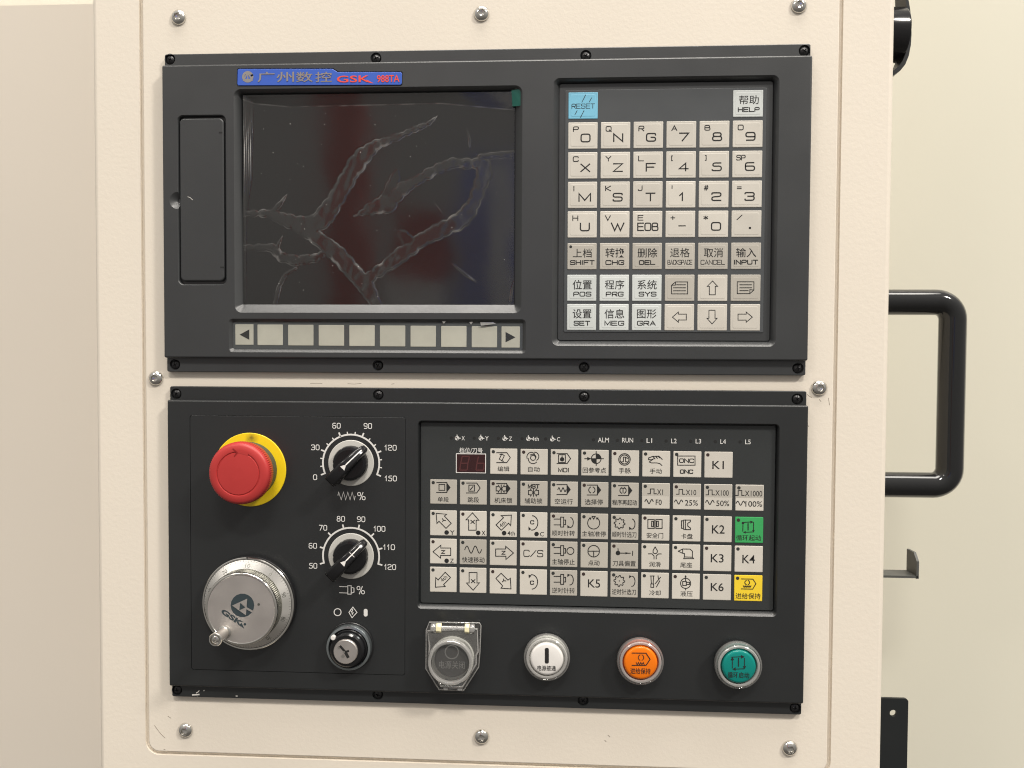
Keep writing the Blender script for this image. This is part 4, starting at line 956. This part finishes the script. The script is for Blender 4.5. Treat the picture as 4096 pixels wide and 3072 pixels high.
for (c, r), (mat, zk, it) in FK.items():
    x0, x1 = fc[c], fe[c]; z1, z0 = FRAME_ROW[r]
    f_ = (.5 * (x0 + x1) - XL_) / (ROW_R[r][0] - XL_)
    z1 += (ROW_R[r][1] - FRAME_ROW[r][0]) * f_; z0 += (ROW_R[r][2] - FRAME_ROW[r][1]) * f_
    lab = {(10, 2): 'green cycle start key', (10, 4): 'yellow feed hold key'}.get((c, r))
    o = key(low, x0, x1, z0, z1, MD, mat, up=.25, label=lab)
    g = MB(); h = MD + .28
    draw(g, zk, it, h, .54)
    g.build('legend', 'ink', o, smooth=0, normals=False)
    if (c, r) in ((7, 1), (8, 1), (9, 1), (10, 1)):
        b = MB(); b.loft([rr(x0 + .36, x1 - .36, z0 + 8.0, z1 - .36, .2, h - .02, 1), rr(x0 + .4, x1 - .4, z0 + 8.0, z1 - .4, .2, h - .005, 1)], False, True)
        b.build('shaded_band', 'key_grey', o, smooth=0)
    if (c, r) not in ((99, 99),):
        cx, cz = x0 + 1.95, z1 - 2.0
        if not (c == 9 and r == 0 and False):
            b = MB(); b.lathe([(1.05, h - .1), (1.05, h + .03), (.8, h + .1)], cx, cz, 16); b.build('indicator', 'led_brown' if (c + r) % 3 == 0 else 'led_dark', o)

# printed scales on the switch plate
g = MB(); ph = HBODY + .01
def dial(zk, cx, cy, r, a0, a1, n, major, labels):
    C = Z(zk, cx, cy, ph); R0 = r
    pts = [(C[0] + R0 * math.cos(R_(a0 + (a1 - a0) * i / 60)), C[1] + R0 * math.sin(R_(a0 + (a1 - a0) * i / 60))) for i in range(61)]
    ribbon(g, pts, 1.05, ph)
    for i in range(n + 1):
        a = R_(a0 + (a1 - a0) * i / n); mj = i % major == 0
        e = 2.4 if mj else 1.6
        ribbon(g, [(C[0] + (R0 + .2) * math.cos(a), C[1] + (R0 + .2) * math.sin(a)), (C[0] + (R0 + e) * math.cos(a), C[1] + (R0 + e) * math.sin(a))], .95 if mj else .7, ph + lift())
    for s, u, v, wd in labels:
        x, z = Z(zk, u, v, ph); stroke_text(g, s, x - wd / 2, x + wd / 2, z - 1.8, z + 1.8, .46, ph, gap=.42, rnd=.42)
dial('5', 1617, 708, 17.9, 202, -23, 15, 3, [('0', 1328, 822, 2.6), ('30', 1330, 582, 5.3), ('60', 1500, 408, 5.3), ('90', 1752, 410, 5.3), ('120', 1934, 585, 7.8), ('150', 1936, 832, 7.8)])
dial('6', 1617, 250, 17.9, 195, -15, 7, 1, [('50', 1312, 328, 5.3), ('60', 1310, 167, 5.3), ('70', 1392, 22, 5.3), ('110', 1922, 178, 7.6), ('120', 1931, 338, 7.6)])
for s, u, v, wd in (('80', 1535, 1157, 5.3), ('90', 1698, 1160, 5.3), ('100', 1845, 1237, 7.6)):
    x, z = Z('5', u, v, ph); stroke_text(g, s, x - wd / 2, x + wd / 2, z - 1.8, z + 1.8, .46, ph, gap=.42, rnd=.42)
draw(g, '5', [('l', [(1512, 968), (1518, 942), (1538, 1004), (1556, 942), (1574, 1004), (1591, 942), (1609, 1004), (1626, 942), (1644, 1004), (1650, 975)], .42), ('s', '%', 1667, 942, 1734, 1006, .5)], ph)
draw(g, '6', [('l', [(1524, 495), (1588, 497)], .45), ('l', [(1524, 545), (1588, 547)], .45), ('c', [(1591, 488), (1618, 488), (1618, 556), (1591, 556)]), ('c', [(1620, 500), (1641, 508), (1641, 540), (1620, 548)]), ('s', '%', 1662, 492, 1728, 556, .5),
              ('o', 1509, 701, 28, .55), ('c', [(1632, 660), (1665, 703), (1625, 746), (1600, 703)]), ('o', 1622, 685, 9), ('l', [(1622, 695), (1628, 720)]), ('l', [(1626, 712), (1636, 706)])], ph)
x, z = Z('6', 1735, 705, ph)
g.add([(x + 1.25 * math.cos(a) + 0, z + (1.2 if math.sin(a) > 0 else -1.2) + 1.25 * math.sin(a), ph + .05) for a in [2 * math.pi * (i + .5) / 20 for i in range(20)]], [tuple(range(20))])
g.build('printed_scales', 'ink_white', sub, smooth=0, normals=False)

# ---------------------------------------------------------------- emergency stop
cx, cz = Z('5', 801, 762, HBODY + .8)
t = thing('emergency_stop_button', 'red mushroom emergency stop button on a yellow disc', 'button', cx, cz, HBODY)
b = MB(); b.lathe([(23.3, HBODY), (23.3, HBODY + .6), (23.0, HBODY + .8)], cx, cz, 72); b.build('yellow_disc', 'disc_yellow', t)
b = MB(); b.lathe([(17.6, HBODY + .5), (17.6, HBODY + 9), (16.5, HBODY + 10)], cx, cz, 48); b.build('collar', 'stop_stem', t)
b = MB(); N = 180
prof = [(16.2, 13), (17.4, 14.2), (18.9, 18), (19.1, 22.6), (18.9, 24.4), (18.2, 25.6), (17.0, 26.3), (14, 26.6), (13.6, 26.55), (13.3, 26.1), (12.9, 26.1), (12.6, 26.55), (9, 26.75), (4, 26.85)]
b.lathe(prof, cx, cz, N, True, True, rf=lambda k, i: (.22 if (i // 1) % 2 else -.22) if 2 <= k <= 4 else 0)
head = b.build('mushroom_head', 'stop_red', t, smooth=40)
g = MB(); th = 27.0
# turn-to-release arrow: head as groove shade painted deep red, and a plain bridge closing the groove
C = (cx, cz)
g.loft([[(cx + r_ * math.cos(R_(a)), cz + r_ * math.sin(R_(a)), h_) for r_, h_ in ((14.1, 26.2), (14.0, 26.62), (12.5, 26.62), (12.4, 26.2))] for a in range(62, 96, 3)], False, False, closed=False)
g.build('groove_bridge', 'stop_red', head, smooth=0)
g = MB(); ar = [(cx + r_ * math.cos(R_(a)), cz + r_ * math.sin(R_(a))) for r_, a in ((15.6, 101), (13.1, 92), (11.0, 101))]
ribbon(g, ar, .7, 26.78); g.build('arrow_head_shade', 'stop_red_shade', head, smooth=0)

# ---------------------------------------------------------------- rotary switches
def rotary(zk, u, v, label, cross):
    cx, cz = Z(zk, u, v, HBODY + .5)
    t = thing('rotary_switch', label, 'rotary switch', cx, cz, HBODY, 'rotary override switches')
    b = MB(); b.lathe([(14.45, HBODY), (14.45, HBODY + .5), (14.1, HBODY + .7)], cx, cz, 64); b.build('grey_disc', 'disc_grey', t)
    b = MB(); nn = 72
    b.lathe([(11.0, HBODY + .5), (10.8, HBODY + 4.0), (10.2, HBODY + 5.2), (8.8, HBODY + 5.6)], cx, cz, nn, False, True, rf=lambda k, i: -.35 if (k < 3 and i % 12 == 0) else 0); b.build('skirt', 'black_gloss', t)
    th = R_(46); ca, sa = math.cos(th), math.sin(th)
    secs = [(-14.6, 3.0, 20.5), (-14.2, 3.7, 22.6), (-12.5, 3.9, 23.6), (-4, 3.6, 24.0), (1.5, 3.4, 23.6), (6, 3.1, 21.8), (10.5, 2.7, 19.2), (13.6, 2.2, 16.8), (14.9, 1.3, 15.0)]
    loops = []
    for a, w_, ht in secs:
        ring = []
        for (s, hh) in ((-1, HBODY + 4.5), (-1, ht - .8), (-.86, ht - .15), (-.6, ht), (.6, ht), (.86, ht - .15), (1, ht - .8), (1, HBODY + 4.5)):
            ww = w_ * (1.12 if hh < 13 else 1)
            ring.append((cx + a * ca - s * ww * sa, cz + a * sa + s * ww * ca, hh))
        loops.append(ring)
    b = MB(); b.loft(loops, True, True); bar = b.build('pointer_bar', 'black_gloss', t, smooth=50)
    def ht_at(x, z):
        a = (x - cx) * ca + (z - cz) * sa
        return float(np.interp(a, [s[0] for s in secs], [s[2] for s in secs])) + .05
    g = MB()
    pl = [(cx + a * ca, cz + a * sa) for a in (.5, 1.5, 3, 4.5, 6, 8, 10.5, 12.8)]
    ribbon(g, pl, .65, ht_at)
    tri = [(-1.8, -1.75), (-1.8, 1.75), (.6, .6), (.6, -.6)]
    g.add([(cx + a * ca - s * sa, cz + a * sa + s * ca, ht_at(cx + a * ca, cz + a * sa)) for a, s in tri], [(0, 1, 2, 3)])
    if cross: ribbon(g, [(cx + 6 * ca - s * sa, cz + 6 * sa + s * ca) for s in (-1.9, 1.9)], .55, lambda x, z: ht_at(x, z) + .02)
    g.build('white_pointer', 'lens_white', bar, smooth=0, normals=False)
    return t
rotary('5', 1617, 708, 'black rotary switch pointing between 90 and 120 on the 0 to 150 scale', False)
rotary('6', 1617, 250, 'black rotary switch with a crossed white pointer on the 50 to 120 scale', True)

# ---------------------------------------------------------------- handwheel
cx, cz = Z('W', 793, 815, 13)
t = thing('handwheel', 'round brushed steel pulse handwheel with crank pin and engraved dial', 'handwheel', cx, cz, HBODY)
b = MB(); b.lathe([(29.6, HBODY), (29.6, HBODY + 3.2), (29.2, HBODY + 3.6)], cx, cz, 96); b.build('base', 'black_metal', t)
b = MB(); b.lathe([(29.4, HBODY + 3.4), (29.4, HBODY + 5.6), (29.0, HBODY + 6.0), (28.2, HBODY + 6.0), (28.1, HBODY + 5.0)], cx, cz, 96, False, False); b.build('rim', 'chrome', t)
CONE = ((27.9, HBODY + 6.0), (23.0, HBODY + 8.6))
b = MB(); b.lathe([(27.95, HBODY + 5), CONE[0], CONE[1], (22.6, HBODY + 8.6)], cx, cz, 128, False, False); dialo = b.build('dial_ring', 'brushed', t, smooth=30)
def cone_h(x, z):
    r = math.hypot(x - cx, z - cz); f_ = (27.9 - r) / 4.9
    return HBODY + 6.0 + 2.6 * min(1, max(0, f_)) + .03
g = MB()
for i in range(100):
    a = R_(52 - 3.6 * i); e = 1.6 if i % 10 == 0 else (1.2 if i % 5 == 0 else .8)
    ribbon(g, [(cx + 27.7 * math.cos(a), cz + 27.7 * math.sin(a)), (cx + (27.7 - e) * math.cos(a), cz + (27.7 - e) * math.sin(a))], .16, cone_h)
for i in range(10):
    a = 52 + 36 * i; s = str(i * 10); r = 24.7
    put_text_rot(g, s, cx + r * math.cos(R_(a)), cz + r * math.sin(R_(a)), 1.5 * len(s), 2.3, a - 90, cone_h)
g.build('engraving', 'dark_knurl', dialo, smooth=0, normals=False)
b = MB(); b.lathe([(22.7, HBODY + 8.4), (22.7, HBODY + 15.5)], cx, cz, 240, False, False, rf=lambda k, i: .22 if i % 2 else -.22); b.build('knurled_side', 'dark_knurl', t, smooth=0)
TP = HBODY + 17.0
b = MB(); b.lathe([(22.3, HBODY + 15.2), (22.7, HBODY + 15.6), (22.6, TP - .6), (22.2, TP - .15), (21.6, TP), (21.2, TP - .05), (21.0, TP - .25)], cx, cz, 128, False, False); b.build('cap_rim', 'chrome', t)
b = MB(); b.lathe([(21.2, TP - .3), (21.0, TP - .25), (10, TP - .25)], cx, cz, 96, False, True); capo = b.build('cap_plate', 'steel_plate', t)
tp = TP - .2
g = MB(); draw(g, 'W', [('d', 715, 835, 178)], tp); em = g.build('emblem', 'ink_slate', capo, smooth=0, normals=False)
g = MB(); draw(g, 'W', [('f', [(560, 838), (788, 733), (768, 985)]), ('f', [(748, 846), (876, 916), (860, 942), (736, 872)])], tp + .26); g.build('emblem_triangle', 'steel_plate', capo, smooth=0, normals=False)
g = MB(); draw(g, 'W', [('f', [(680, 800), (757, 868), (668, 908)])], tp + .52)
ccx, ccz = Z('W', 560, 1020, tp); put_text_rot(g, 'GSK', ccx, ccz, 15.5, 3.3, -33, tp, .045)
draw(g, 'W', [('d', 752, 1120, 20), ('f', [(700, 1095), (745, 1190), (668, 1135)])], tp)
g.build('emblem_lettering', 'ink_slate', capo, smooth=0, normals=False)
g = MB(); draw(g, 'W', [('d', 960, 822, 20)], tp); g.build('drill_mark', 'dark_knurl', capo, smooth=0, normals=False)
hx, hz = Z('W', 445, 1240, TP)
b = MB(); HT = TP + 14.0
b.lathe([(4.2, TP - .3), (4.2, TP + .6), (3.5, TP + 1.0), (3.4, TP + 6), (3.7, TP + 11), (4.05, HT - .6), (3.7, HT), (3.0, HT), (2.8, HT - 1.4)], hx, hz, 40, False, True); crank = b.build('crank_pin', 'chrome', t)
b = MB(); n = 24
lp = [[(hx + r_ * math.cos(2 * math.pi * i / n), hz + r_ * math.sin(2 * math.pi * i / n), h_) for i in range(n)] for r_, h_ in ((2.3, HT - 1.4), (2.25, HT - .5), (1.7, HT - .1))]
lp += [[(hx + (.5 + .7 * abs(math.cos(2 * (2 * math.pi * i / n))) ** 2) * s * math.cos(2 * math.pi * i / n), hz + (.5 + .7 * abs(math.cos(2 * (2 * math.pi * i / n))) ** 2) * s * math.sin(2 * math.pi * i / n), h_) for i in range(n)] for s, h_ in ((1.05, HT - .05), (.9, HT - .9))]
b.loft(lp, False, True); b.build('crank_screw', 'chrome', crank)
b = MB(); x, z = cx - .2, cz + 28.9
b.add([(x - .5, z + .6, HBODY + 6.1), (x + .5, z + .6, HBODY + 6.1), (x, z - 1.2, HBODY + 6.05)], [(0, 1, 2)]); b.build('index_notch', 'dark_gap', t, smooth=0)

# ---------------------------------------------------------------- key switch
cx, cz = Z('6', 1597, 990, HBODY + 4)
t = thing('key_switch', 'black key switch with silver lock core in a steel ring', 'key switch', cx, cz, HBODY)
b = MB(); b.lathe([(15.2, HBODY), (15.2, HBODY + .7), (14.8, HBODY + 1.0)], cx, cz, 64); b.build('washer', 'black_metal', t)
b = MB(); b.lathe([(14.3, HBODY + .8), (14.2, HBODY + 4.2), (13.9, HBODY + 4.7), (12.6, HBODY + 5.0), (12.2, HBODY + 4.4), (12.1, HBODY + 3)], cx, cz, 64, False, False); b.build('steel_ring', 'ring_slate', t)
b = MB(); b.lathe([(12.2, HBODY + 3), (11.9, HBODY + 4.2), (11.2, HBODY + 4.8), (10.6, HBODY + 8.2), (9.6, HBODY + 9.0)], cx, cz, 64); b.build('barrel', 'black_gloss', t)
sx_, sz_ = Z('6', 1571, 1022, HBODY + 10.5)
b = MB(); b.lathe([(7.7, HBODY + 8.6), (7.6, HBODY + 10.0), (7.2, HBODY + 10.5), (3.0, HBODY + 10.5)], sx_, sz_, 48); core = b.build('lock_core', 'steel_plate', t)
g = MB()
for ang, ln, wd in ((132, 4.6, 1.5), (-62, 3.4, 1.9), (20, 2.0, 1.3)):
    ribbon(g, [(sx_, sz_), (sx_ + ln * math.cos(R_(ang)), sz_ + ln * math.sin(R_(ang)))], wd, HBODY + 10.53 + lift())
g.build('key_slot', 'dark_gap', core, smooth=0, normals=False)
g = MB(); draw(g, '6', [('f', [(1512, 975), (1528, 985), (1522, 1000), (1508, 990)]), ('d', 1552, 1055, 13), ('d', 1560, 1022, 8)], HBODY + 10.9); g.build('slot_edge', 'chrome', core, smooth=0, normals=False)
x, z = Z('6', 1472, 908, HBODY + 8.6); b = MB(); b.lathe([(1.55, HBODY + 7.0), (1.5, HBODY + 8.8), (1.1, HBODY + 9.0)], x, z, 20); b.build('index_dot', 'lens_white', t)

# ---------------------------------------------------------------- push buttons
def push_button(u, v, label, lens, skirt, icon, lu, lv):
    cx, cz = Z('B', u, v, HBODY + 7.5)
    t = thing('push_button', label, 'push button', cx, cz, HBODY, 'round push buttons along the bottom of the unit')
    b = MB(); b.lathe([(13.6, HBODY), (13.6, HBODY + 1.2), (12.4, HBODY + 1.6), (12.4, HBODY + 3.2)], cx, cz, 64, False, False); b.build('base_nut', 'black_metal', t)
    b = MB(); b.lathe([(13.2, HBODY + 2.6), (14.2, HBODY + 3.6), (14.35, HBODY + 6.6), (14.0, HBODY + 7.4), (13.3, HBODY + 7.7), (12.9, HBODY + 7.4)], cx, cz, 72, False, False); b.build('collar', 'clear_plastic', t)
    b = MB(); b.lathe([(12.9, HBODY + 7.0), (12.7, HBODY + 8.0), (12.2, HBODY + 8.4), (11.3, HBODY + 8.4), (10.9, HBODY + 7.8), (10.8, HBODY + 6.0)], cx, cz, 72, False, False); b.build('guard_ring', 'clear_ring', t)
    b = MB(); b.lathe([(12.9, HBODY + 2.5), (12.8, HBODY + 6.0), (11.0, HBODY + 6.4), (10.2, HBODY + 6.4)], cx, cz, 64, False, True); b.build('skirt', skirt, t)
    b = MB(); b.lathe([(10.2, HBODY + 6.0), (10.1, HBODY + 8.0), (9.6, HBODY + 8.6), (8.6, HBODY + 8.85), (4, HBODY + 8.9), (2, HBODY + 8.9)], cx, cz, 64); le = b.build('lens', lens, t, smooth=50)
    g = MB(); draw(g, 'B', icon, HBODY + 9.0, .42); g.build('legend', 'ink', le, smooth=0, normals=False)
    return t
push_button(812, 323, 'white round push button with a black bar in a clear ring', 'lens_white', 'disc_grey',
            [('f', [(801, 270), (806, 265), (818, 265), (823, 270), (823, 345), (818, 351), (806, 351), (801, 345)]), ('t', '电源接通', 760, 364, 862, 390)], 813, 325)
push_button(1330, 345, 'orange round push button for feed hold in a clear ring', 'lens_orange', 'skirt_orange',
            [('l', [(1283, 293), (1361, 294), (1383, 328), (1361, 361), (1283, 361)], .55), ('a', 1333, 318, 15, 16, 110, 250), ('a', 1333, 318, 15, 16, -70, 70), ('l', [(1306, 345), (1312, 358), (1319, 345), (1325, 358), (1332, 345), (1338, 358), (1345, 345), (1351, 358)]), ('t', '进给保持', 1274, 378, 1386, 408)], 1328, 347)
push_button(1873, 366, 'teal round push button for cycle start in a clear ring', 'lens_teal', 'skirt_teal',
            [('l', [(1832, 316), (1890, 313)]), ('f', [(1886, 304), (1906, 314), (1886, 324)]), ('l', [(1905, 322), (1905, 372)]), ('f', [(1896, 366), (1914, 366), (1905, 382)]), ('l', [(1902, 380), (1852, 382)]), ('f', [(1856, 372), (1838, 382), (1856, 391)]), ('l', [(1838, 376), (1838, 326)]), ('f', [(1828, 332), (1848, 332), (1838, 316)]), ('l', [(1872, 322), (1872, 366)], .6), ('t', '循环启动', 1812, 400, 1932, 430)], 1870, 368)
# guarded button
cx, cz = Z('G', 778, 900, HBODY + 3)
t = thing('guarded_push_button', 'dark power-off push button under a clear hinged flip guard', 'push button', cx, cz, HBODY)
def gp(u, v, h): return (*Z('G', u, v, h), h)
out_b = [(300, 150), (1340, 165), (1365, 215), (1345, 760), (1320, 1075), (1010, 1560), (500, 1540), (225, 1110), (232, 760), (235, 310)]
h0 = HBODY
b = MB(); b.loft([[gp(u, v, h0) for u, v in out_b], [gp(u, v, h0 + 1.6) for u, v in out_b]], False, True); b.build('base_plate', 'clear_cover', t, smooth=20)
b = MB(); b.tube([gp(u, v, h0 + 1.6) for u, v in out_b], .5, 8, True); b.build('base_edge', 'clear_edge', t, smooth=50)
b = MB(); b.lathe([(13.6, h0 + .1), (13.4, h0 + 5), (12.4, h0 + 6.2), (11.0, h0 + 6.4), (10.7, h0 + 5.6)], cx, cz, 64, False, False); b.build('ring', 'disc_grey', t)
b = MB(); b.lathe([(10.8, h0 + 5), (10.6, h0 + 5.8), (10.0, h0 + 6.1)], cx, cz, 64); lens = b.build('lens', 'membrane_grey', t)
g = MB(); draw(g, 'G', [('o', 763, 768, 137, .75), ('t', '电源关闭', 497, 960, 1030, 1105)], h0 + 6.3); g.build('legend', 'ink_white', lens, smooth=0, normals=False)
hc = h0 + 9.5
out_c = [(265, 330), (1290, 290), (1310, 760), (1270, 830), (1270, 1010), (985, 1490), (545, 1475), (275, 1000), (300, 640)]
b = MB(); b.loft([[gp(u, v, hc - 1.6) for u, v in out_c], [gp(u, v, hc) for u, v in out_c]], False, True); cov = b.build('flip_cover', 'clear_cover', t, smooth=20)
b = MB(); b.tube([gp(u, v, hc) for u, v in out_c], .6, 8, True); b.build('cover_edge', 'clear_edge', cov, smooth=50)
b = MB(); b.lathe([(14.4, hc - .2), (14.0, hc + 1.8), (13.4, hc + 2.4), (12.4, hc + 2.5), (11.8, hc + 2.2), (11.6, hc + .4)], cx - .4, cz + .2, 64, False, False); b.build('cover_ring', 'clear_edge', cov)
x0, z0 = Z('G', 330, 270, hc); x1, _ = Z('G', 1240, 250, hc)
b = MB(); b.tube([(x0, z0, hc - .6), (x1, z0, hc - .6)], 1.5, 14); b.build('hinge_rod', 'clear_edge', t, smooth=50)
for ua, ub, mt in ((330, 430, 'clear_edge'), (440, 545, 'hinge_cream'), (1035, 1130, 'hinge_cream'), (1135, 1235, 'clear_edge')):
    xa, _ = Z('G', ua, 250, hc); xb, _ = Z('G', ub, 250, hc)
    b = MB(); b.loft([[(x_, z0 + 2.6 * math.cos(R_(45 * k + 22)) * 1.15, hc - .6 + 2.4 * math.sin(R_(45 * k + 22))) for k in range(8)] for x_ in (xa, xb)], True, True); b.build('hinge_knuckle', mt, t, smooth=20)
for ua, ub, va, vb in ((580, 685, 1405, 1575), (870, 985, 1415, 1585)):
    xa, za = Z('G', ua, vb, hc); xb, zb = Z('G', ub, va, hc)
    b = MB(); b.loft(rrf(xa, xb, za, zb, .6, h0 + 1.5, hc - .3, .6, n=3, steps=2), True, True); b.build('latch', 'clear_edge', t, smooth=40)
xa, za = Z('G', 680, 1545, hc); xb, zb = Z('G', 875, 1470, hc)
b = MB(); b.loft(rrf(xa, xb, za, zb, .5, hc - 3, hc - .8, .5, n=3, steps=2), True, True); b.build('latch_bar', 'clear_edge', t, smooth=40)
FRAME = 0.0

# ================================================================== RIGHT-HAND SIDE FITTINGS
def bend(pts, r, n=8):
    out = []
    for i, p in enumerate(pts):
        p = Vector(p)
        if i in (0, len(pts) - 1): out.append(tuple(p)); continue
        a = Vector(pts[i - 1]); c = Vector(pts[i + 1]); d0 = (a - p).normalized(); d1 = (c - p).normalized()
        cc = p + d0 * r + d1 * r
        for k in range(n + 1):
            t_ = R_(90 * k / n); out.append(tuple(cc - d1 * r * math.cos(t_) - d0 * r * math.sin(t_)))
    return out
HH = -75
xr = mid(Z('H', 828, 800, HH)[0], Z('H', 997, 800, HH)[0]); zt = mid(Z('H', 680, 240, HH)[1], Z('H', 680, 390, HH)[1]); zb = mid(Z('H', 680, 1338, HH)[1], Z('H', 680, 1495, HH)[1])
rad = .25 * ((Z('H', 680, 240, HH)[1] - Z('H', 680, 390, HH)[1]) + (Z('H', 680, 1338, HH)[1] - Z('H', 680, 1495, HH)[1]))
t = thing('grab_handle', 'glossy black tubular grab handle on the side of the control box', 'handle', bx1, (zt + zb) / 2, HH)
b = MB(); b.tube(bend([(bx1 - 6, zt, HH), (xr, zt, HH), (xr, zb, HH), (bx1 - 6, zb, HH)], rad * 1.35, 10), rad, 28); b.build('tube', 'black_paint', t, smooth=60)
# round black rubber cap at the top of the side wall
HC = -45
zc = .5 * (Z('T', 1290, 65, HC)[1] + Z('T', 1290, 455, HC)[1]); rc = .5 * (Z('T', 1290, 65, HC)[1] - Z('T', 1290, 455, HC)[1]); xe = Z('T', 1345, 250, HC + rc * .6)[0]; xo = Z('T', 1378, 250, HC + rc * .9)[0]
zlow = Z('T', 1245, 560, HC)[1]; rf_ = zc - zlow
t = thing('round_side_knob', 'round black knob with a curved guard sticking out of the box side', 'knob', bx1, zc, HC)
def lathe_x(mb, prof, zc, hc, n=48, cap=True):
    mb.loft([[(x, zc + r * math.cos(2 * math.pi * i / n), hc + r * math.sin(2 * math.pi * i / n)) for i in range(n)] for x, r in prof], False, cap)
b = MB(); lathe_x(b, [(bx1 - 6, rc), (xe - 1, rc), (xe, rc - .5)], zc, HC); b.build('knob_barrel', 'black_gloss', t)
band = [(1352, -90), (1354, 0), (1366, 70), (1374, 150), (1376, 250), (1371, 330), (1356, 410), (1330, 475), (1292, 522), (1235, 560)]
inner = [(1328, -90), (1332, 0), (1343, 70), (1349, 150), (1350, 250), (1346, 325), (1332, 395), (1308, 452), (1275, 495), (1225, 530)]
hb_ = HC + 8
A = [Z('T', u, v, hb_) for u, v in band]; Bq = [Z('T', u, v, hb_) for u, v in inner]
b = MB(); b.loft([[(p[0], p[1], hb_), (q_[0], q_[1], hb_), (q_[0], q_[1], HC - 8), (p[0], p[1], HC - 8)] for p, q_ in zip(A, Bq)], True, True); b.build('curved_guard', 'black_steel', t, smooth=50)
# small sheet-metal hook
HK = -55
t = thing('sheet_metal_hook', 'small grey bent sheet-metal hook on the side of the box', 'hook', bx1, Z('K', 650, 395, HK)[1], HK)
def kp(u, v, h): x, z = Z('K', u, v, HK); return (x, z, h)
zb1 = Z('K', 650, 368, HK)[1]; zb0 = Z('K', 650, 426, HK)[1]; xh = Z('K', 760, 350, HK)[0]; xi = Z('K', 692, 350, HK)[0]
b = MB(); b.loft(rrf(0, 1, 0, 1, .1, 0, 1, .1)[:0] or [[(bx1 - 4, zb0 + .9, HK + 3), (xh - .6, zb0 + .9, HK + 3), (xh - .6, zb0 + .9, HK - 13), (bx1 - 4, zb0 + .9, HK - 13)], [(bx1 - 4, zb0 + 2.4, HK + 3), (xh - .6, zb0 + 2.4, HK + 3), (xh - .6, zb0 + 2.4, HK - 13), (bx1 - 4, zb0 + 2.4, HK - 13)]], True, True)
b.build('shelf', 'bracket_grey', t, smooth=0)
zt1 = Z('K', 700, 262, HK)[1]; zt2 = Z('K', 757, 310, HK)[1]
b = MB(); b.loft([[(x_, zb0 + .5, HK + 3), (x_, zt2, HK + 3), (x_, zt1, HK - 2), (x_, zt1, HK - 13), (x_, zb0 + .5, HK - 13)] for x_ in (xh - 1.6, xh)], True, True); b.build('lip', 'bracket_grey', t, smooth=0)
# black angle bracket with a hole
HA = -40
ax_0, az_1 = Z('K', 552, 1205, HA); ax_1 = Z('K', 700, 1400, HA)[0]
t = thing('drilled_bracket', 'flat black steel bracket with one round hole beside the box', 'bracket', (ax_0 + ax_1) / 2, -560, HA)
cx, cz = Z('K', 605, 1303, HA); hr = .5 * (Z('K', 627, 1303, HA)[0] - Z('K', 583, 1303, HA)[0])
ol = rr(ax_0 - 4, ax_1, -560, az_1, 2.2, HA, 5); ci = [(cx + hr * math.cos(2 * math.pi * i / 28), cz + hr * math.sin(2 * math.pi * i / 28), HA) for i in range(28)]
b = MB()
for h_ in (HA, HA - 2): b.fill([(x, z, h_) for x, z, _ in ol], [[(x, z, h_) for x, z, _ in ci]])
b.loft([ol, [(x, z, HA - 2) for x, z, _ in ol]], False, False); b.loft([ci, [(x, z, HA - 2) for x, z, _ in ci]], False, False)
b.build('plate', 'black_steel', t, smooth=0)
z2 = Z('K', 556, 1015, HA - 20)[1]
b = MB(); b.box(bx1 + .02, bx1 + 1.3, -560, z2, HA - 50, HA - 2.02); b.build('mounting_leaf', 'black_steel', t, smooth=0)
